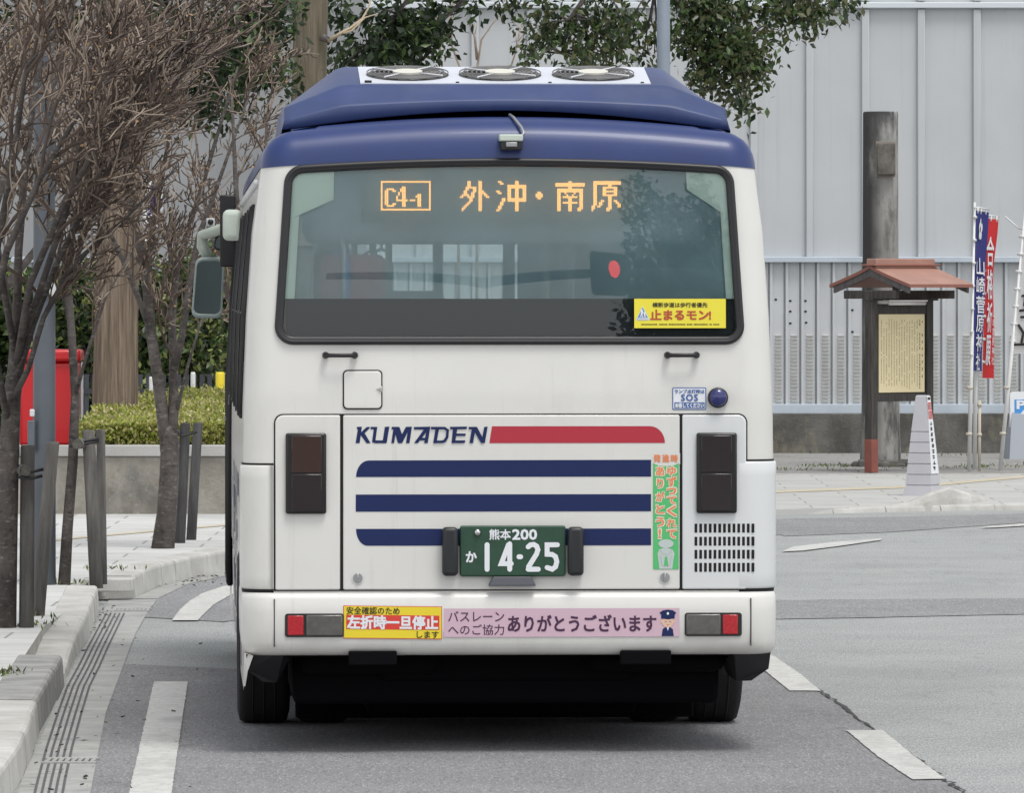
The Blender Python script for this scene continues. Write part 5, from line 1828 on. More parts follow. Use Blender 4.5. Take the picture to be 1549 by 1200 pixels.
# ties holding the flag poles
for fo, pz in ((f1, (0.42, 0.92)), (f3, (0.42, 0.92))):
    for z in pz:
        mb = MB()
        mb.tube([(-0.005 + (0.08 * z if fo is f3 else .01 * z), 0, z - 0.03), (-0.005 + (0.08 * z if fo is f3 else .01 * z), 0, z + 0.0)], 0.036, 10)
        mb.build("pole_clamp", M['rust'], fo)

# parking sign board
YK = 80.0
sK = FPX / YK
ps = thing("parking_sign", "white free standing sign board with a blue parking symbol at the right edge", "sign", (*P(1565, 688, YK).xy, 0.045), R(8))
wK, hK = 0.60, 0.78
mb = MB()
o1 = rr_outline(-wK / 2, wK / 2, 0.18, hK, 0.05, 6)
mb.grid([[(x, -0.06 + 0.05 * (z - .4), z) for x, z in o1], [(x, 0.0 + 0.05 * (z - .4), z) for x, z in o1]], 0, False, True)
mb.poly([(x, -0.06 + 0.05 * (z - .4), z) for x, z in o1])
mb.tube([(-0.12, -0.03, hK - .01), (-0.09, -0.03, hK + 0.035), (0.09, -0.03, hK + 0.035), (0.12, -0.03, hK - .01)], 0.016, 8)
face = mb.build("board", M['letter_white'], ps)
mb = MB()
mb.add([(-wK / 2 - .04, -0.20, 0), (wK / 2 + .04, -0.20, 0), (wK / 2 + .04, 0.2, 0), (-wK / 2 - .04, 0.2, 0), (-wK / 2 + .02, -0.05, 0.55), (wK / 2 - .02, -0.05, 0.55), (wK / 2 - .02, 0.05, 0.55), (-wK / 2 + .02, 0.05, 0.55)],
       [(0, 1, 5, 4), (1, 2, 6, 5), (2, 3, 7, 6), (3, 0, 4, 7), (4, 5, 6, 7)])
mb.build("stand", mat('sign_grey', (0.33, 0.36, 0.40), 0.5), ps)
KF = lambda off: (lambda u, v: (u, -0.062 + 0.05 * (v - .4) - off, v))
mb = MB()
mb.poly([KF(0)(*p) for p in ((-0.25, 0.37), (0.25, 0.37), (0.25, 0.69), (-0.25, 0.69))], 0)
mb.poly([KF(.002)(*p) for p in ((-0.19, .42), (-.19, .50), (-.16, .55), (-.10, .60), (.06, .60), (.12, .55), (.15, .50), (.15, .42))], 1)
mb.poly([KF(.004)(*p) for p in ((-0.10, .51), (-.085, .565), (.045, .565), (.06, .51))], 0)
mb.poly([KF(.004)(*p) for p in ((-0.15, .455), (-.15, .48), (-.11, .48), (-.11, .455))], 0)
mb.poly([KF(.004)(*p) for p in ((0.07, .455), (.07, .48), (.11, .48), (.11, .455))], 0)
for xx in (-.16, .08):
    mb.poly([KF(.003)(*p) for p in ((xx, .39), (xx, .43), (xx + .05, .43), (xx + .05, .39))], 1)
fit_text(mb, "P", (-0.22, 0.585, -0.12, 0.675), KF(.005), 1, 0.05)
fit_text(mb, "駐車場", (-0.15, 0.285, 0.15, 0.345), KF(.002), 2, 0.03)
fit_text(mb, "Parking", (-0.15, 0.235, 0.12, 0.27), KF(.002), 2, 0.0)
mb.build("sign_print", [mat('parking_blue', (0.06, 0.30, 0.72), 0.5), M['letter_white'], M['letter_black']], face)

# grey lamp pole behind the bus
YL = 66.0
lp = thing("lamp_pole", "plain grey steel lamp pole rising behind the right end of the bus roof", "pole", (*P(1003.5, 600, YL).xy, 0.15 if False else 0.045))
MB().tube([(0, 0, 0), (0, 0, 3.0), (0, 0, 7.5)], [0.078, 0.068, 0.055], 16).build("shaft", mat('pole_grey', (0.20, 0.24, 0.29), 0.5, var=0.06, vscale=3), lp)
mb = MB()
mb.box(-0.15, 0.15, -0.15, 0.15, 0.0, 0.02, 0, 0.004)
mb.tube([(0, 0, 7.4), (0.3, 0, 7.9), (1.1, 0, 8.1)], 0.035, 8)
mb.box(0.9, 1.5, -0.12, 0.12, 8.03, 8.14, 0, 0.03)
mb.build("lamp_arm", M['steel'], lp)

# ================================================================== LEFT SIDE
PZ = 0.150
def GP(px, py):
    x, y = G(px, py, PZ)
    return x, y
M['bark'] = mat('grey_bark', (0.055, 0.047, 0.044), 0.95, col2=(0.12, 0.104, 0.096), vscale=9, stretch=(1, 1, .6), bump=1.0, bscale=34)
add_layer(M['bark'], (0.27, 0.255, 0.23), 26, 0.55, 0.68, amount=0.6, stretch=(.6, .6, 1.6))
add_layer(M['bark'], (0.018, 0.015, 0.014), 16, 0.56, 0.68, amount=0.7, stretch=(.7, .7, 1.5), seed=3)
M['twig'] = mat('twig_bark', (0.045, 0.031, 0.026), 0.9, col2=(0.15, 0.108, 0.085), vscale=3.0, lo=0.3, hi=0.72)
M['twig2'] = mat('twig_pale', (0.19, 0.142, 0.11), 0.9, col2=(0.40, 0.325, 0.26), vscale=4)
M['bud'] = mat('bud_ochre', (0.30, 0.17, 0.07), 0.8, col2=(0.42, 0.28, 0.14), vscale=9)
M['stake'] = mat('weathered_stake', (0.085, 0.08, 0.075), 0.95, col2=(0.17, 0.16, 0.15), vscale=5, stretch=(4, 4, .4), bump=0.5, bscale=30)
M['stake_dark'] = mat('dark_stake', (0.045, 0.044, 0.046), 0.95, col2=(0.10, 0.097, 0.097), vscale=5, stretch=(4, 4, .4), bump=0.5, bscale=30)
M['stake_end'] = mat('stake_end', (0.10, 0.092, 0.08), 0.9, var=0.3, vscale=40)

# --- planter wall
wall = thing("planter_wall", "low stained concrete planter wall with pale coping blocks under the clipped hedge", "wall", (0, 56.9, PZ))
M['planter'] = mat('planter_concrete', (0.23, 0.215, 0.185), 0.95, col2=(0.35, 0.33, 0.29), vscale=1.8, bump=0.4, bscale=30)
add_layer(M['planter'], (0.10, 0.10, 0.095), 1.7, 0.50, 0.66, amount=0.85, stretch=(1, 1, .7), seed=6)
add_layer(M['planter'], (0.42, 0.41, 0.37), 16, 0.6, 0.72, amount=0.5, seed=9)
add_layer(M['planter'], (0.20, 0.16, 0.11), 6, 0.55, 0.7, amount=0.5, seed=2)
MB().box(-14, 0.5, 0.02, 0.20, -0.05, 0.475, 0, 0.008).build("face", M['planter'], wall)
mb = MB()
random.seed(5)
x = -14.0
while x < 0.5:
    w_ = 0.62
    mb.box(x + 0.004, x + w_ - 0.004, -0.012, 0.24, 0.477, 0.572 + random.uniform(-.003, .003), 0, 0.01)
    x += w_
cop = mat('coping', (0.36, 0.355, 0.34), 0.9, col2=(0.47, 0.465, 0.45), vscale=1.3, bump=0.2, bscale=60)
mb.build("coping", cop, wall)
flat("soil", [(-14, 57.12), (0.5, 57.12), (0.5, 63.9), (-14, 63.9)], 0.62, M['earth'])
mb = MB()
mb.box(-14, 0.5, 63.7, 63.9, PZ - .05, 0.63)
mb.box(0.42, 0.5, 57.1, 63.9, PZ - .05, 0.63)
struct(mb.build("soil", M['planter']))

# --- leaves
def leaf_mat(name, a, b, rough=0.35):
    m = mat(name, a, rough, col2=b, vscale=30, detail=1, spec=0.5)
    nt = m.node_tree
    b_ = nt.nodes["Principled BSDF"]
    tl = nt.nodes.new("ShaderNodeBsdfTranslucent")
    nt.links.new(b_.inputs['Base Color'].links[0].from_socket, tl.inputs[0])
    mx = nt.nodes.new("ShaderNodeMixShader")
    mx.inputs[0].default_value = 0.3
    out = nt.nodes["Material Output"]
    nt.links.new(b_.outputs[0], mx.inputs[1])
    nt.links.new(tl.outputs[0], mx.inputs[2])
    nt.links.new(mx.outputs[0], out.inputs[0])
    return m
def leaves(name, pts, size, mats, parent, rng, droop=0.3, wr=0.5, up=0.0):
    """pts (n,3) numpy; one folded diamond of two triangles-pairs per leaf"""
    n = len(pts)
    a = rng.normal(size=(n, 3)); a[:, 2] -= droop
    a /= np.linalg.norm(a, axis=1, keepdims=True)
    b = rng.normal(size=(n, 3)); b[:, 2] += up
    nrm = b - a * (a * b).sum(1, keepdims=True)
    nrm /= np.linalg.norm(nrm, axis=1, keepdims=True)
    w = np.cross(a, nrm)
    L = (size * rng.uniform(0.65, 1.25, n))[:, None]
    W = L * wr
    v0 = pts
    v1 = pts + a * L * 0.45 + w * W * 0.5 + nrm * W * 0.12
    v2 = pts + a * L
    v3 = pts + a * L * 0.45 - w * W * 0.5 + nrm * W * 0.12
    V = np.stack([v0, v1, v2, v3], 1).reshape(-1, 3)
    me = bpy.data.meshes.new(name)
    me.vertices.add(4 * n)
    me.vertices.foreach_set("co", V.ravel())
    me.loops.add(6 * n)
    base = np.arange(n)[:, None] * 4
    idx = np.concatenate([base + np.array([0, 1, 2]), base + np.array([0, 2, 3])], 1).ravel()
    me.loops.foreach_set("vertex_index", idx)
    me.polygons.add(2 * n)
    me.polygons.foreach_set("loop_start", np.arange(2 * n) * 3)
    me.polygons.foreach_set("loop_total", np.full(2 * n, 3))
    for m in mats: me.materials.append(m)
    mi = np.repeat(rng.choice(len(mats), n), 2)
    me.polygons.foreach_set("material_index", mi)
    me.update(calc_edges=True)
    o = bpy.data.objects.new(name, me)
    COL.objects.link(o)
    if parent: o.parent = parent
    return o
M['lf_dark'] = leaf_mat('leaf_dark', (0.014, 0.028, 0.013), (0.036, 0.060, 0.025))
M['lf_mid'] = leaf_mat('leaf_mid', (0.05, 0.09, 0.028), (0.10, 0.155, 0.05))
M['lf_lite'] = leaf_mat('leaf_light', (0.24, 0.30, 0.08), (0.42, 0.46, 0.18))
M['lf_olive'] = leaf_mat('leaf_olive', (0.06, 0.075, 0.03), (0.13, 0.135, 0.055))
M['lf_hedge'] = leaf_mat('leaf_hedge', (0.26, 0.31, 0.04), (0.44, 0.48, 0.09))
M['lf_hedge2'] = leaf_mat('leaf_hedge_yellow', (0.46, 0.44, 0.12), (0.62, 0.57, 0.28))
M['lf_hedge3'] = leaf_mat('leaf_hedge_deep', (0.13, 0.18, 0.025), (0.22, 0.27, 0.05))
M['lf_dry'] = leaf_mat('leaf_dry', (0.40, 0.33, 0.18), (0.52, 0.46, 0.28))

# --- clipped low hedge
rng = np.random.default_rng(1)
n = 90000
hx = rng.uniform(-3.62, 0.3, n)
t = rng.uniform(0, 1, n)
hy = np.where(t < 0.30, 57.18 + rng.uniform(-0.03, 0.14, n), 57.25 + (t - 0.30) / 0.70 * 5.6)
top_h = lambda y: 0.86 + (y - 57.2) * 0.034
hz_ = np.where(t < 0.30, 0.66 + rng.uniform(0, 1, n) * 0.24, top_h(hy) + rng.normal(0, 0.025, n) + 0.03 * np.sin(hx * 5) * np.sin(hy * 3))
hedge = leaves("clipped_hedge", np.stack([hx, hy, hz_], 1), 0.040, [M['lf_hedge'], M['lf_hedge'], M['lf_hedge3'], M['lf_hedge2'], M['lf_hedge'], M['lf_hedge2'], M['lf_dry']], None, rng, droop=-0.3, wr=0.55, up=1.6)
tag(hedge, "bright green clipped low hedge on top of the planter wall", "hedge")
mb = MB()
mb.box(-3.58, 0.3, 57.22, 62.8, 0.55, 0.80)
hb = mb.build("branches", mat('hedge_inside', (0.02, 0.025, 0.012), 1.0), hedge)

# --- dark glossy shrubs behind
def shrub(name, label, cx, cy, z0, rx, ry, rz_, n, seed, mats, size=0.10):
    rng = np.random.default_rng(seed)
    root = thing(name, label, "shrub", (cx, cy, z0))
    k = 26
    cen = rng.normal(size=(k, 3)); cen /= np.linalg.norm(cen, axis=1, keepdims=True)
    cen *= rng.uniform(0.35, 0.86, (k, 1))
    cen = cen * np.array([rx, ry, rz_]) + np.array([0, 0, rz_ * 0.98])
    which = rng.integers(0, k, n)
    d = rng.normal(size=(n, 3)); d /= np.linalg.norm(d, axis=1, keepdims=True)
    r_ = rng.uniform(0.35, 1.0, (n, 1)) ** 0.5
    p = cen[which] + d * r_ * np.array([rx, ry, rz_]) * 0.36
    p[:, 2] = np.maximum(p[:, 2], 0.16 + rng.uniform(0, .25, n))
    leaves("foliage", p, size, mats, root, rng, droop=0.15, up=0.6)
    mb = MB()
    rnd = random.Random(seed)
    for i in range(7):
        a = rnd.uniform(0, 6.28)
        mb.tube([(0.1 * math.cos(a), 0.1 * math.sin(a), -0.02), (0.25 * rx * math.cos(a), 0.25 * ry * math.sin(a), rz_ * 0.7), (0.6 * rx * math.cos(a), 0.6 * ry * math.sin(a), rz_ * 1.5)], [0.03, 0.022, 0.008], 6)
    mb.build("stems", M['bark'], root)
    return root
glossy = [M['lf_dark'], M['lf_mid'], M['lf_lite'], M['lf_mid'], M['lf_mid'], M['lf_dark']]
shrub("evergreen_shrub", "glossy dark evergreen shrub close behind the bus mirror", P(300, 600, 68.5).x, 68.5, 0.045, 0.62, 0.8, 1.36, 9000, 31, glossy + [M['lf_lite'], M['lf_olive']])
shrub("evergreen_shrub", "glossy evergreen shrub just right of the thick cedar trunk", P(232, 600, 69.5).x, 69.5, 0.045, 0.60, 0.8, 1.22, 8000, 32, glossy)
shrub("evergreen_shrub", "dark evergreen shrub directly behind the thick cedar trunk", P(165, 600, 70).x, 70, 0.045, 0.62, 0.8, 1.25, 7000, 33, glossy)
shrub("evergreen_shrub", "dark evergreen shrub behind the red post box", P(90, 600, 70.5).x, 70.5, 0.045, 0.66, 0.8, 1.15, 7000, 34, glossy)
shrub("evergreen_shrub", "dark evergreen shrub at the left edge behind the grey pole", P(20, 600, 70.5).x, 70.5, 0.045, 0.66, 0.8, 1.2, 7000, 35, glossy)
shrub("evergreen_shrub", "dark evergreen shrub mostly hidden behind the bus", P(362, 600, 69.5).x, 69.5, 0.045, 0.5, 0.7, 1.2, 5000, 36, glossy)

# --- trunks of the tall evergreens
M['cedar'] = mat('fibrous_bark', (0.10, 0.072, 0.052), 0.95, col2=(0.29, 0.225, 0.17), vscale=7, stretch=(6, 6, .2), bump=1.0, bscale=10, lo=0.34, hi=0.62)
add_layer(M['cedar'], (0.085, 0.07, 0.05), 9, 0.5, 0.7, stretch=(5, 5, .15), amount=0.7)
M['cedar2'] = mat('mossy_bark', (0.10, 0.085, 0.055), 0.95, col2=(0.22, 0.185, 0.14), vscale=5, stretch=(6, 6, .25), bump=0.8, bscale=14, lo=0.3, hi=0.7)
add_layer(M['cedar2'], (0.07, 0.08, 0.04), 2.2, 0.5, 0.7, stretch=(1, 1, .3), amount=0.7)
def trunk_mesh(pts, rad, seed, n=20):
    """fluted tapered trunk along pts"""
    rnd = random.Random(seed)
    ph = [rnd.uniform(0, 6.28) for _ in range(4)]
    mb = MB()
    rows = []
    k = len(pts)
    for i in range((k - 1) * 6 + 1):
        s = i / 6
        a = min(int(s), k - 2); t = s - a
        p = Vector(pts[a]).lerp(Vector(pts[a + 1]), t)
        r_ = rad[a] + (rad[a + 1] - rad[a]) * t
        rows.append([(p.x + r_ * (1 + 0.06 * math.sin(3 * q + ph[0] + s * .3) + 0.035 * math.sin(7 * q + ph[1])) * math.cos(q), p.y + r_ * (1 + 0.06 * math.sin(3 * q + ph[0] + s * .3) + 0.035 * math.sin(7 * q + ph[1])) * math.sin(q), p.z) for q in [2 * math.pi * j / n for j in range(n)]])
    mb.grid(rows, 0, True, True)
    return mb
def clump_tree(root, clumps, limb_from, mats, size, seed, droop, twig_m, limbs):
    """limbs: list of polylines with radii; clumps: (center, radius xyz, n)"""
    rng = np.random.default_rng(seed)
    P_ = []
    mb = MB()
    for pl, rd in limbs:
        mb.tube(pl, rd, 8)
    rnd = random.Random(seed)
    for c_, r_, n_ in clumps:
        c_ = np.array(c_); r_ = np.array(r_)
        k = max(3, n_ // 60)
        sub = rng.normal(size=(k, 3)) * 0.5 * r_ + c_
        for s_ in sub:
            m_ = n_ // k
            dd = rng.normal(size=(m_, 3)) * np.array([0.10, 0.10, 0.10])
            P_.append(s_ + dd)
            # twig from the nearest limb point
            best = min((Vector(q) for pl, rd in limbs for q in pl), key=lambda q: (q - Vector(s_)).length)
            mid = best.lerp(Vector(s_), 0.55) + Vector((rnd.uniform(-.08, .08), rnd.uniform(-.08, .08), rnd.uniform(0, .12)))
            mb.tube([best, mid, Vector(s_) + Vector((0, 0, -0.05))], [0.014, 0.009, 0.004], 5)
    mb.build("limbs", twig_m, root)
    leaves("foliage", np.concatenate(P_), size, mats, root, rng, droop=droop, up=0.3, wr=0.48)

YT = 60.0
t1x = P(173, 628, YT).x
tr1 = thing("cedar_tree", "thick straight trunk with fibrous brown bark rising from the clipped hedge", "tree", (t1x, YT, 0.62))
trunk_mesh([(0, 0, 0), (0.0, 0, 0.35), (0.01, 0, 1.1), (0.05, 0, 2.4), (0.10, 0, 4.2), (0.12, 0, 6.0)], [0.225, 0.20, 0.188, 0.175, 0.16, 0.14], 3).build("trunk", M['cedar'], tr1)
def rel(px, py, Y, o): 
    v = P(px, py, Y) - o.location
    return v
o_ = tr1
clumps = []
rr_ = random.Random(12)
for px, py, sx, n_ in ((300, 40, .35, 700), (345, 85, .35, 700), (265, 95, .3, 450), (390, 40, .3, 600), (400, 110, .28, 450), (320, 150, .3, 350), (215, 30, .3, 350), (130, 15, .35, 300), (50, 20, .35, 300), (110, 90, .3, 200), (390, 5, .3, 400)):
    clumps.append((tuple(rel(px, py, YT + rr_.uniform(.2, 1.6), o_)), (sx, .4, .22), n_))
limbs = [([(0.12, 0, 5.2), (0.6, 0.4, 4.6), (1.0, .8, 3.9), (1.25, 1.0, 3.3)], [.06, .05, .035, .012]), ([(0.12, 0, 5.6), (-0.5, 0.4, 4.9), (-1.0, .7, 4.1)], [.06, .045, .015]), ([(0.12, 0, 5.0), (0.3, 0.6, 4.4), (0.5, .9, 3.6)], [.05, .04, .015])]
clump_tree(tr1, clumps, None, [M['lf_dark'], M['lf_dark'], M['lf_mid']], 0.10, 41, 0.5, M['bark'], limbs)

YE = 66.0
t2x = P(467, 300, YE).x
tr2 = thing("evergreen_tree", "broadleaf evergreen tree with mossy trunk and leafy boughs hanging above the bus roof", "tree", (t2x, YE, 0.045))
trunk_mesh([(-0.10, 0, 0), (-0.08, 0, 0.8), (-0.03, 0, 2.2), (0.0, 0, 3.6), (0.03, 0, 4.8), (0.05, 0, 6.4)], [0.25, 0.20, 0.18, 0.168, 0.160, 0.12], 9).build("trunk", M['cedar2'], tr2)
o_ = tr2
def E(px, py, dy=0): return tuple(rel(px, py, YE + dy, o_))
limbs = [
    ([(0.04, 0, 5.3), E(540, -60, .6), E(640, -30, 1.0), E(720, -20, 1.3), E(800, -15, 1.6), E(900, -25, 2.0), E(990, -10, 2.2), E(1060, 20, 2.3), E(1110, 70, 2.4)], [.10, .085, .075, .065, .055, .05, .04, .028, .010]),
    ([E(990, -10, 2.2), E(1100, -40, 2.5), E(1210, -25, 2.7), E(1270, 0, 2.8)], [.035, .03, .02, .008]),
    ([E(640, -30, 1.0), E(600, 20, 1.1), E(575, 70, 1.2)], [.03, .02, .006]),
    ([E(900, -25, 2.0), E(860, 30, 1.9), E(850, 80, 1.9)], [.03, .018, .006]),
    ([E(720, -20, 1.3), E(660, 40, 1.4), E(640, 90, 1.4)], [.025, .015, .005]),
]
clumps = []
for px, py, sx, sz, n_, dy in ((525, 15, .22, .12, 180, 1), (560, 55, .22, .18, 260, 1.2), (605, 45, .28, .22, 420, 1.2), (650, 30, .20, .18, 300, 1.4), (560, 92, .22, .08, 170, 1.2), (610, 88, .20, .09, 200, 1.3), (510, 95, .10, .08, 60, 1.1), (655, 72, .10, .10, 90, 1.4),
                             (700, 4, .2, .07, 90, 1.5), (775, 6, .18, .07, 110, 1.7), (830, 45, .18, .20, 260, 1.9), (870, 70, .20, .20, 320, 1.9), (805, 85, .14, .08, 110, 1.8), (900, 20, .26, .16, 320, 2.0), (950, 40, .22, .18, 260, 2.1), (920, 75, .18, .12, 150, 2.0), (975, 75, .14, .12, 120, 2.2),
                             (1040, 40, .22, .26, 560, 2.3), (1085, 60, .22, .30, 760, 2.4), (1120, 85, .18, .26, 560, 2.4), (1150, 95, .12, .16, 220, 2.4), (1060, 110, .14, .16, 220, 2.4), (1110, 135, .10, .14, 160, 2.4), (1128, 160, .05, .05, 40, 2.4), (1040, 5, .3, .1, 350, 2.3), (1110, 10, .3, .14, 420, 2.5),
                             (1190, 14, .18, .12, 260, 2.6), (1225, 18, .15, .12, 260, 2.7), (1208, 38, .06, .05, 50, 2.7), (1275, 5, .14, .07, 130, 2.8), (1165, 40, .08, .08, 70, 2.5)):
    clumps.append((E(px, py, dy), (sx, .35, sz), n_))
right_mix = [M['lf_dark'], M['lf_mid'], M['lf_olive'], M['lf_dark'], M['lf_olive'], M['lf_mid']]
left_cl = [c_ for c_ in clumps if c_[0][0] < E(760, 0)[0]]
right_cl = [c_ for c_ in clumps if c_[0][0] >= E(760, 0)[0]]
clump_tree(tr2, left_cl, None, [M['lf_dark'], M['lf_dark'], M['lf_dark'], M['lf_mid']], 0.115, 51, 0.75, M['bark'], [limbs[0], limbs[2], limbs[4]])
clump_tree(tr2, right_cl, None, right_mix, 0.098, 52, 0.75, M['bark'], [limbs[0], limbs[1], limbs[3]])
# stub with a pale broken branch
mb = MB()
mb.tube([E(488, 56, -.16), E(497, 60, -.2)], [.04, .03], 8, 0)
mb.tube([E(496, 62, -.2), E(515, 50, -.25), E(530, 42, -.2), E(548, 28, -.1), E(557, 12, 0), E(562, -6, 0)], [.018, .017, .014, .012, .010, .008], 6, 1)
mb.tube([E(519, 50, -.25), E(532, 46, -.2), E(552, 26, -.1), E(572, 20, 0)], [.010, .010, .008, .005], 6, 1)
mb.build("broken_branch", [M['bark'], mat('bare_wood', (0.42, 0.34, 0.24), 0.8)], tr2)

# thin bare shoots in front of the warehouse behind the bus roof
def shoot(px, py0, paths, label, Y):
    b = P(px, 600, Y); b.z = 0.045
    s = thing("bare_sapling", label, "sapling", b, 0, "bare saplings by the warehouse wall")
    mb = MB()
    for pl in paths:
        q = [P(a, b_, Y) - b for a, b_ in pl]
        mb.tube(q, [0.022 - 0.016 * i / (len(q) - 1) for i in range(len(q))], 6)
    rnd = random.Random(px)
    for pl in paths:
        for i in range(5):
            t = rnd.random(); a = pl[-2]; c_ = pl[-1]
            x, y = a[0] + (c_[0] - a[0]) * t, a[1] + (c_[1] - a[1]) * t
            mb.tube([P(x, y, Y) - b, P(x + rnd.uniform(-14, 14), y - rnd.uniform(10, 26), Y) - b], [0.006, 0.003], 4)
    mb.build("stem", M['twig2'], s)
shoot(668, 600, [[(668, 600 + 110), (668, 300), (667, 100), (664, 40), (655, 0), (650, -30)], [(667, 70), (676, 45), (684, 10)]], "bare grey sapling standing left of the drainpipe batten above the bus roof", 79)
shoot(695, 600, [[(693, 710), (694, 300), (695, 100), (684, 70), (682, 30), (688, -10)]], "thin forked bare sapling just left of the dark wall batten above the bus roof", 79.5)
shoot(722, 600, [[(720, 710), (722, 300), (722, 100), (728, 60), (745, 35), (765, 12)], [(722, 90), (718, 55), (712, 38)]], "bare sapling spreading in front of the dark wall batten above the bus roof", 79.2)
shoot(770, 600, [[(766, 710), (768, 300), (770, 110), (780, 78), (789, 40)]], "single bare leaning sapling right of centre above the bus roof", 79)

# --- red post box
YB = 60.5
pb = thing("post_box", "red post box behind the planter wall left of the cedar trunk", "post box", (*P(76, 672, YB).xy, 0.62))
M['post_red'] = mat('post_red', (0.60, 0.012, 0.018), 0.35, coat=0.3)
sB = FPX / YB
w2, hB = 44 / sB, (672 - 525) / sB
mb = MB()
mb.box(-w2, w2, -0.22, 0.22, 0.02 + 0.0, hB - 0.10, 0, 0.03, 3)
mb.build("box", M['post_red'], pb)
MB().box(-w2 - 0.01, w2 + 0.03, -0.26, 0.24, hB - 0.098, hB + 0.01, 0, 0.03, 3).build("hood", M['post_red'], pb)
mb = MB()
mb.box(-w2 * .8, w2 * .8, -0.16, 0.16, -0.02, 0.03)
mb.build("plinth", M['seam'], pb)
mb = MB()
mb.box(w2 + 0.03, w2 + 0.05, -0.24, -0.22, 0.0, hB - .1)
mb.build("side_post", M['ltgrey'], pb)

# --- grey steel pole near the kerb
x, y = GP(67, 885)
gp = thing("steel_pole", "dark grey steel pole rising through the bare branches beside the kerb at left", "pole", (x, y, PZ))
s = FPX / y
M['gunmetal'] = mat('pole_gunmetal', (0.105, 0.12, 0.14), 0.5, var=0.10, vscale=2.5)
add_layer(M['gunmetal'], (0.18, 0.185, 0.19), 10, 0.6, 0.75, amount=0.4, stretch=(1, 1, .3))
MB().tube([(0, 0, 0), (0, 0, 1.2), (0.0, 0, 4.2), (0.0, 0, 5.5)], [17.5 / s, 17 / s, 15.5 / s, 15 / s], 20).build("shaft", M['gunmetal'], gp)
mb = MB()
zq = lambda py: CAMH - (py - HY) / s - PZ
mb.tube([(0, 0, zq(440)), (0, 0, zq(436))], 18.5 / s, 20, 0)
mb.box(0.035, 0.085, -0.11, -0.06, zq(448), zq(428), 1, 0.012)
mb.build("clamp_band", [M['ltgrey'], M['pole_white']], gp)
mb = MB()
mb.box(-0.085, -0.055, -0.095, -0.07, zq(630), zq(619), 0, 0.006)
mb.box(-0.10, -0.055, -0.09, -0.05, zq(685), zq(636), 1, 0.006)
mb.build("terminal_box", [M['ltgrey'], M['gunmetal']], gp)

# --- bare street trees
def bare_tree(name, label, base, trunk, limbs, seed, twigs, spread_m=1.0, levels=3, kids=(6, 6, 5), r_tw=0.0078, lean=(0, 0, 0)):
    """trunk: [(x,y,z,r)...] relative to base; limbs: list of [(x,y,z,r)...]; side twigs grow from the limbs"""
    rnd = random.Random(seed)
    if name == 'bare_tree' and seed == 101:
        limbs = [[(a, b, c_, r_ * .74) for a, b, c_, r_ in L] for L in limbs]
    root = thing(name, label, "tree", base, 0, "bare street trees on the pavement")
    tb, cb = MB(), MB()
    tb.tube([t[:3] for t in trunk], [t[3] for t in trunk], 12)
    for L in limbs:
        tb.tube([t[:3] for t in L], [t[3] for t in L], 8)
    buds = []
    def grow(p, d, L, r_, lev):
        ns = 5 if lev < 2 else 4
        pts, rad = [p], [r_]
        q = p.copy(); dd = d.copy()
        for i in range(ns):
            dd = (dd + Vector((rnd.gauss(0, .18), rnd.gauss(0, .18), rnd.gauss(0.04, .15)))).normalized()
            q = q + dd * (L / ns)
            pts.append(q.copy()); rad.append(max(r_ * (1 - 0.55 * (i + 1) / ns), 0.0048))
        cb.tube(pts, rad, 5 if lev == 0 else 3, 1 if (lev >= 1 and rnd.random() < 0.42) else 0, caps=False)
        if lev >= levels:
            return
        k = kids[lev]
        for i in range(k):
            t = rnd.uniform(0.15, 1.0)
            a = min(int(t * ns), ns - 1)
            pos = pts[a].lerp(pts[a + 1], t * ns - a)
            ax = (pts[a + 1] - pts[a]).normalized()
            side = ax.orthogonal().normalized()
            side.rotate(Matrix.Rotation(rnd.uniform(0, 6.283), 3, ax))
            an = R(rnd.uniform(24, 58))
            nd = (ax * math.cos(an) + side * math.sin(an) + Vector((0, 0, 0.18)) + Vector(lean)).normalized()
            grow(pos, nd, L * rnd.uniform(0.38, 0.68), max(r_ * 0.55, r_tw * 0.6), lev + 1)
            if lev >= 1 and rnd.random() < 0.22:
                for _ in range(1):
                    buds.append(tuple(pos + Vector((rnd.gauss(0, .03), rnd.gauss(0, .03), rnd.gauss(0, .03)))))
    for L, cnt, ln in twigs:
        for i in range(cnt):
            t = rnd.uniform(0.25, 1.0) * (len(L) - 1)
            a = min(int(t), len(L) - 2)
            p = Vector(L[a][:3]).lerp(Vector(L[a + 1][:3]), t - a)
            ax = (Vector(L[a + 1][:3]) - Vector(L[a][:3])).normalized()
            side = ax.orthogonal().normalized()
            side.rotate(Matrix.Rotation(rnd.uniform(0, 6.283), 3, ax))
            an = R(rnd.uniform(20, 60))
            d = (ax * math.cos(an) + side * math.sin(an) * spread_m + Vector((0, 0, .15)) + Vector(lean)).normalized()
            grow(p, d, ln * rnd.uniform(.6, 1.15), min(0.5 * L[a][3], 0.012), 0)
    tb.build("trunk", M['bark'], root)
    cb.build("twigs", [M['twig'], M['twig2']], root)
    rg = np.random.default_rng(seed)
    if buds:
        bb = np.array(buds)
        leaves("buds", bb, 0.022, [M['bud'], M['twig2']], root, rg, droop=-0.2, wr=0.7)['kind'] = 'stuff'
    return root
def pathpx(pl, Y, base, dy=0.0):
    out = []
    for i, e in enumerate(pl):
        v = P(e[0], e[1], Y + (e[3] if len(e) > 3 else 0)) - Vector(base)
        out.append((v.x, v.y, v.z, e[2]))
    return out

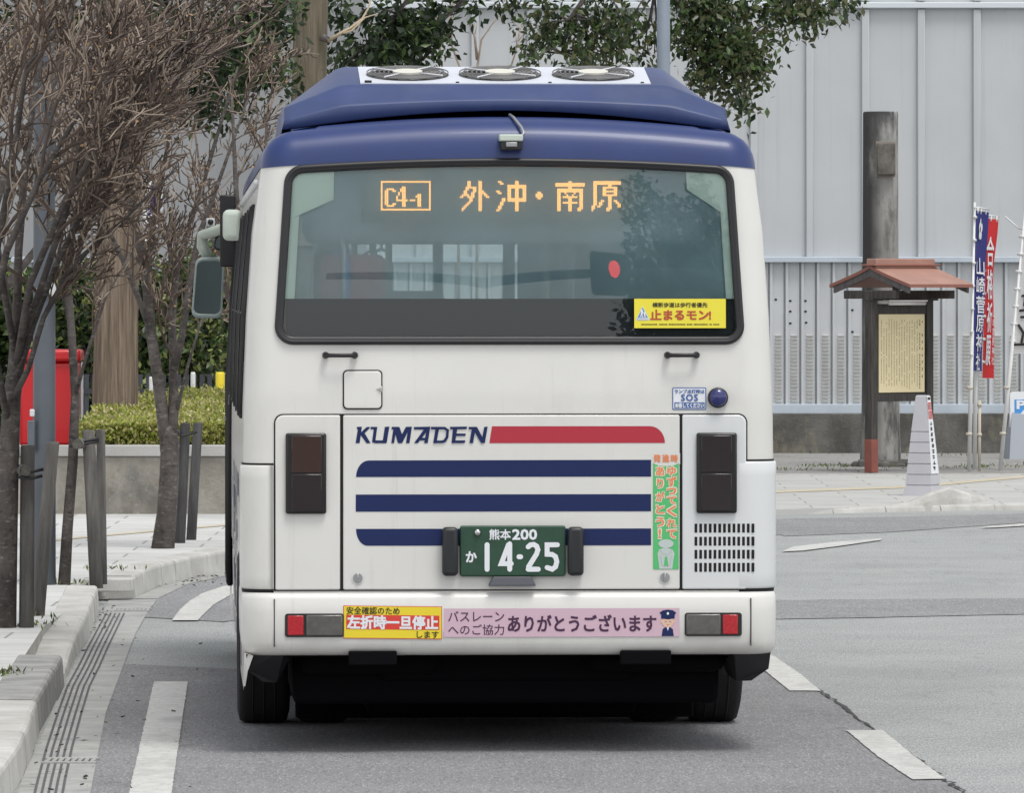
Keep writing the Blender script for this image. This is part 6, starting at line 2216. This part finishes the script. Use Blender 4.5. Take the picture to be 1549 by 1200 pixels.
# tree at the left edge
xA, yA = GP(14, 950); bA = (xA, yA, PZ)
trA = pathpx([(6, 952, .068), (9, 850, .062), (13, 700, .056), (18, 600, .050), (24, 560, .046), (25, 515, .036)], yA, bA)
lA = [pathpx(q, yA, bA) for q in (
    [(20, 590, .034), (50, 490, .026, -.1), (85, 400, .022, -.3), (120, 330, .022, -.4), (180, 230, .014, -.5), (250, 150, .007, -.6)],
    [(24, 545, .038), (28, 380, .030), (38, 250, .028, .1), (55, 120, .02, .2), (80, 0, .012, .3), (95, -90, .006, .3)],
    [(24, 540, .034), (5, 420, .028, .2), (-20, 300, .028, .4), (-30, 150, .02, .5), (-10, 0, .012, .5)],
    [(24, 540, .03), (60, 440, .025, -.3), (100, 320, .024, -.5), (130, 180, .018, -.6), (170, 60, .012, -.7), (200, -60, .006, -.7)],
    [(17, 610, .026), (42, 560, .022, -.2), (66, 480, .020, -.2), (110, 400, .018, -.3), (190, 330, .010, -.4), (270, 250, .006, -.4)],
    [(24, 560, .030), (45, 430, .028, -.4), (100, 300, .024, -.6), (160, 200, .018, -.7), (230, 110, .012, -.8), (300, 50, .006, -.8)],
    [(12, 640, .028), (-15, 500, .028, -.5), (10, 380, .026, -.8), (60, 270, .021, -.9), (120, 170, .015, -1.0), (200, 80, .008, -1.0)],
    [(24, 540, .03), (-5, 380, .026, -.3), (20, 240, .024, -.6), (40, 100, .016, -.8), (120, 10, .008, -.9)])]
bare_tree("bare_tree", "bare street tree with a thick trunk at the left edge nearest the kerb", bA, trA, lA, 101, [(lA[0], 6, .75), (lA[1], 6, .75), (lA[2], 4, .7), (lA[3], 6, .75), (lA[4], 4, .6), (lA[5], 6, .7), (lA[6], 6, .7), (lA[7], 5, .7)], 1.0, 3, (5, 4, 2), lean=(0.22, 0, 0.12))
# thin leaning tree
xB, yB = GP(97, 885); bB = (xB, yB, PZ)
trB = pathpx([(97, 886, .040), (102, 800, .034), (110, 700, .032), (114, 600, .028), (108, 500, .025), (103, 430, .022)], yB, bB)
lB = [pathpx(q, yB, bB) for q in (
    [(103, 430, .022), (110, 340, .018), (130, 240, .014), (150, 120, .010), (165, 0, .006)],
    [(108, 500, .018), (90, 420, .014, .2), (70, 320, .012, .3), (60, 200, .009, .4), (70, 60, .006, .4)],
    [(114, 600, .014), (130, 540, .011, -.2), (160, 450, .008, -.2), (200, 380, .005, -.2)],
    [(103, 430, .018), (130, 350, .014, -.2), (180, 250, .010, -.3), (240, 150, .006, -.3)])]
bare_tree("bare_tree", "slender leaning bare tree tied to a stake behind the grey pole", bB, trB, lB, 102, [(lB[0], 7, .75), (lB[1], 6, .7), (lB[2], 3, .4), (lB[3], 7, .7)], 1.0, 3, (5, 4, 2), lean=(0.15, 0, 0.12))
# forked tree beside the bus
xC, yC = GP(248, 830); bC = (xC, yC, PZ)
trC = pathpx([(246, 833, .085), (252, 780, .073), (256, 720, .070), (257, 670, .066), (256, 655, .060), (256, 640, .025)], yC, bC)
lC = [pathpx(q, yC, bC) for q in (
    [(254, 690, .052), (246, 625, .046), (239, 575, .041), (228, 500, .038), (222, 430, .034), (208, 350, .028), (190, 250, .02), (170, 120, .012), (150, 20, .006)],
    [(259, 690, .044), (262, 625, .038), (263, 560, .032, .1), (260, 480, .028, .2), (268, 400, .024, .2), (300, 300, .018, .2), (330, 200, .013, .2), (360, 100, .008, .2)],
    [(262, 560, .034), (275, 510, .028, -.1), (285, 440, .026, -.1), (300, 360, .022, -.1), (322, 300, .016, -.1), (350, 220, .011, -.1), (375, 150, .006, -.1)],
    [(228, 500, .024), (205, 440, .02, -.2), (180, 380, .017, -.3), (140, 300, .013, -.4), (90, 200, .008, -.5)],
    [(222, 430, .026), (232, 340, .022, .3), (250, 240, .016, .4), (270, 130, .010, .4), (300, 30, .006, .4)],
    [(268, 620, .016), (285, 550, .011, -.2), (300, 500, .009, -.2), (318, 450, .006, -.2)])]
bare_tree("bare_tree", "bare forked street tree standing on the pavement beside the bus", bC, trC, lC, 103, [(lC[0], 9, .8), (lC[1], 5, .65), (lC[2], 5, .5), (lC[3], 7, .7), (lC[4], 7, .7), (lC[5], 2, .3)], 1.0, 3, (5, 4, 2), lean=(0.12, 0, 0.15))
# trees whose trunks stand outside the frame or behind the bus
xD, yD = -3.75, 46.0; bD = (xD, yD, PZ)
trD = [(0, 0, 0, .08), (0, 0, .8, .07), (.03, 0, 1.4, .06)]
def lim(*q): return [tuple(e) for e in q]
lD = [lim((.03, 0, 1.4, .05), (.15, -.1, 2.0, .04), (.4, -.2, 2.7, .028), (.8, -.3, 3.4, .016), (1.3, -.3, 4.2, .007)),
      lim((.03, 0, 1.4, .05), (.1, .2, 2.2, .036), (.25, .3, 3.0, .025), (.5, .4, 4.0, .01)),
      lim((.03, 0, 1.3, .04), (.3, 0, 1.8, .03), (.7, .1, 2.3, .022), (1.2, .2, 2.9, .014), (1.7, .2, 3.6, .007)),
      lim((.03, 0, 1.4, .05), (-.2, 0, 2.2, .036), (-.4, 0, 3.2, .02))]
bare_tree("bare_tree", "bare street tree outside the left edge whose twigs reach in behind the others", bD, trD, lD, 104, [(lD[0], 8, .8), (lD[1], 6, .75), (lD[2], 8, .75), (lD[3], 4, .7)], 1.0, 3, (5, 4, 2), lean=(0.2, 0, 0.12))
xE, yE = P(386, 600, 55.5).x, 55.5; bE = (xE, yE, PZ)
trE = [(0, 0, 0, .06), (-.01, 0, .7, .05), (-.025, 0, 1.15, .045), (-.03, 0, 1.25, .03)]
lE = [lim((-.02, 0, 1.1, .04), (-.1, 0, 1.9, .03), (-.16, .1, 2.7, .02), (-.2, .1, 3.6, .008)),
      lim((-.02, 0, 1.1, .04), (.05, 0, 1.9, .03), (.06, .1, 2.6, .02), (.10, .1, 3.4, .008)),
      lim((-.03, 0, 1.2, .03), (-.22, 0, 1.8, .022), (-.4, 0, 2.5, .014), (-.5, .1, 3.2, .007))]
bare_tree("bare_tree", "bare street tree half hidden by the front of the bus", bE, trE, lE, 105, [(lE[0], 5, .5), (lE[1], 3, .4), (lE[2], 5, .5)], 1.0, 3, (5, 4, 2), lean=(0.05, 0, 0.2))

# --- timber supports
def support(label, poles, ends, m, wood_end=None, tie=None):
    (px0, py0) = poles[0][0]
    x, y = GP(px0, py0)
    root = thing("tree_support", label, "tree stake", (x, y, PZ), 0, None)
    for (a, b, r_, dy) in poles:
        p0 = Vector((*GP(*a), PZ)) + Vector((0, dy, 0)) - root.location
        s = FPX / (root.location.y)
        p1 = P(b[0], b[1], root.location.y + dy) - root.location
        p1.y = p0.y + 0.05
        mb = MB()
        mid = p0.lerp(p1, .5)
        mb.tube([p0 - Vector((0, 0, .02)), mid, p1 - Vector((0, 0, 0.012)), p1], [r_, r_ * .97, r_ * .95, r_ * .84], 14)
        mb.build("stake", m, root)
    if ends:
        mb = MB()
        for (px, py, r_, ln, dx) in ends:
            c_ = P(px, py, root.location.y - 0.12) - root.location
            mb.tube([c_, c_ + Vector((dx, ln, 0))], r_, 14, 0, caps=False)
            mb.disc(c_ + Vector((0, -0.001, 0)), (1, 0, 0), (0, 0, 1), r_, 16, 1)
        mb.build("crossbar", [m, wood_end or M['stake_end']], root)
    if tie:
        mb = MB()
        for pl in tie:
            mb.tube([P(a, b, root.location.y - 0.06) - root.location for a, b in pl], 0.010, 6)
        mb.build("rope_tie", M['black'], root)
    return root
support("pair of weathered stakes with a log crossbar beside the thick tree at the left edge", [((40, 950), (41, 674), .042, 0), ((52, 935), (58, 676), .040, 0.25)], [(38, 712, .030, .35, -.10)], M['stake'], tie=[[(26, 706), (48, 714), (66, 710)], [(27, 722), (48, 724), (64, 720)]])
support("pair of pale grey stakes holding the slender leaning tree by the pole", [((146, 886), (133, 651), .043, 0), ((152, 882), (146, 652), .030, 0.22)], [(117, 672, .032, .3, .05)], M['stake'], tie=[[(105, 660), (125, 668), (150, 664)], [(105, 676), (125, 672), (150, 668)]])
support("two dark stakes standing right of the forked tree beside the bus", [((272, 822), (280, 640), .040, 0), ((288, 818), (294, 642), .038, 0.1)], [(259, 656, .026, .3, .03)], M['stake_dark'], wood_end=M['black'], tie=[[(255, 654), (275, 660), (298, 654)]])

# --- small things beyond the hedge
YQ = 66.0
def bollard(px, top, w, label, m, name="marker_post", cat="post", band=None):
    b = P(px, 600, YQ); b.z = 0.045
    h = CAMH - (top - HY) / (FPX / YQ) - 0.045
    o = thing(name, label, cat, b)
    MB().tube([(0, 0, 0), (0, 0, h - .02), (0, 0, h)], [w, w, w * .8], 14).build("post", m, o)
    mb = MB()
    mb.tube([(0, 0, h * .55), (0, 0, h * .72)], w * 1.03, 14, 0, False)
    mb.build("band", band or M['ltgrey'], o)
bollard(228.5, 570, 0.020, "slim white post beyond the hedge right of the cedar trunk", M['pole_white'])
bollard(292, 563, 0.024, "white post beyond the hedge in front of the dark shrubs", M['pole_white'])
bollard(333, 563, 0.045, "yellow and white post beyond the hedge next to the bus", M['yellow'], band=M['pole_white'])
YR = 67.0
fn = thing("metal_fence", "dark slatted metal fence panel standing low behind the hedge", "fence", (P(240, 600, YR).x, YR, 0.045))
mb = MB()
for i in range(26):
    mb.box(-0.95 + i * .075, -0.95 + i * .075 + .045, -.01, .01, 0.05, 1.14)
mb.build("slats", mat('fence_dark', (0.05, 0.055, 0.065), 0.6), fn)
mb = MB()
mb.box(-1.0, 1.05, -.02, .02, 0.95, 1.0); mb.box(-1.0, 1.05, -.02, .02, 0.2, 0.25)
for x in (-1.0, 0.0, 1.03): mb.box(x - .025, x + .025, -.025, .025, 0, 1.17)
mb.build("frame", mat('fence_frame', (0.04, 0.043, 0.05), 0.6), fn)
# purple banner seen through the twigs
f4, S4, h4, c4 = flag("banner_flag", "small purple and white banner glimpsed through the bare twigs at left", (216, 640), (222, 274), 223, 280, 345, R(-20), 0.20, mat('purple_cloth', (0.05, 0.03, 0.16), 0.85), None, 73.0, 12)
mb = MB()
for k, (u, v) in enumerate(((.05, .08), (.12, .2), (.06, .32), (.15, .40))):
    mb.add([S4(u + .035 * math.cos(q * .785 + k), v + .05 * math.sin(q * .785), .012) for q in range(8)], [tuple(range(8))])
mb.add([S4(.165, 0.01, .012), S4(.198, 0.01, .012), S4(.198, h4 * .98, .012), S4(.165, h4 * .98, .012)], [(0, 1, 2, 3)])
mb.build("cloth_print", M['letter_white'], c4)

# --- litter, weeds
rng = np.random.default_rng(77)
cl = []
for cx_, cy_, sx, sy, k in ((140, 930, 18, 18, 120), (70, 1120, 45, 60, 40), (150, 1020, 60, 60, 30), (90, 1080, 14, 70, 26), (230, 1060, 50, 70, 10), (250, 880, 60, 8, 90), (300, 872, 40, 6, 70)):
    for i in range(k):
        px, py = rng.normal(cx_, sx), rng.normal(cy_, sy)
        if py < 870 or px > 350: continue
        x, y = G(px, py)
        cl.append((x, y, 0.012))
lt = leaves("leaf_litter", np.array(cl), 0.035, [mat('dead_leaf', (0.045, 0.038, 0.03), 0.9), mat('dead_leaf_grey', (0.085, 0.075, 0.06), 0.9)], None, rng, droop=0.0, wr=0.6)
for v in lt.data.vertices: v.co.z = 0.011 + abs(v.co.z - 0.012) * 0.35
lt['kind'] = 'stuff'
gt = []
for px, py, k, sp in ((4, 1022, 60, .06), (253, 873, 50, .05), (45, 948, 40, .10), (110, 884, 30, .08), (165, 862, 30, .10), (40, 936, 20, .1)):
    z = 0.15 if px != 253 else 0.0
    x, y = G(px, py, z)
    for i in range(k):
        gt.append((x + rng.normal(0, sp), y + rng.normal(0, sp * 2), z))
for px, py, k, sp in ((1220, 712, 60, .35), (1275, 706, 120, .25), (1420, 708, 60, .3), (1490, 708, 60, .15), (1410, 690, 40, .3), (1540, 705, 30, .2), (1240, 686, 40, .3)):
    x, y = G(px, py, 0.045)
    for i in range(k):
        gt.append((x + rng.normal(0, sp), y + rng.normal(0, .25), 0.045))
wd = leaves("weeds", np.array(gt), 0.042, [M['lf_hedge3'], M['lf_olive'], M['lf_mid']], None, rng, droop=-1.6, wr=0.3)
wd['kind'] = 'stuff'


# ================================================================== STREET BEHIND THE CAMERA (placed for the reflection in the rear glass of the bus)
sg = thing("traffic_signal", "red traffic signal on a long horizontal arm reflected in the bus window", "traffic signal", (9.0, -6.0, 0.0))
mb = MB()
mb.tube([(0, 0, 0), (0, 0, 6.4)], [0.11, 0.085], 14)
mb.tube([(0, 0, 5.9), (-1.6, 0, 5.78), (-3.4, 0, 5.62), (-6.0, 0, 5.45), (-8.6, 0, 5.62)], [0.06, 0.055, 0.05, 0.045, 0.04], 10)
mb.build("mast", M['gunmetal'], sg)
mb = MB()
mb.box(-4.25, -3.65, -0.02, 0.14, 5.38, 5.82, 0, 0.06)
hs_ = mb.build("housing", M['black'], sg)
MB().tube([(-3.86, 0.141, 5.62), (-3.86, 0.155, 5.62)], 0.095, 20).build("red_lamp", mat('signal_red_light', (1.0, 0.03, 0.03), 0.4, emit=7.0), hs_)
shrub("reflection_tree", "dark round unseen tree added for the dark reflection at the right of the bus window", 8.7, -22, 0.0, 1.6, 1.8, 5.0, 14000, 61, [M['lf_dark'], M['lf_dark'], M['lf_mid']], 0.24)  # unseen tree, added as a dark shape in the glass reflection
shrub("reflection_tree", "dark unseen tree added to darken the reflection at the left of the bus window", -1.6, -30, 0.0, 1.5, 1.8, 4.2, 11000, 62, [M['lf_dark'], M['lf_dark'], M['lf_mid']], 0.24)  # unseen too, made tall to darken the left of the glass
hb_ = thing("reflection_building", "plain pale building added unseen behind the viewer for the bus window reflection", "building", (-6, -75, 0))
MB().box(-16, 22, -8, 0, 0, 7.5).build("wall", M['sheet2'], hb_)  # unseen pale wall, added to brighten the reflection in the rear glass
for i in range(10):
    for k in range(2):
        MB().box(-14 + 3.6 * i, -12 + 3.6 * i, 0.0, 0.05, 1.2 + 3.2 * k, 2.9 + 3.2 * k).build("window", mat('reflection_building_glass', (0.03, 0.035, 0.04), 0.1) if i + k == 0 else bpy.data.materials['reflection_building_glass'], hb_)
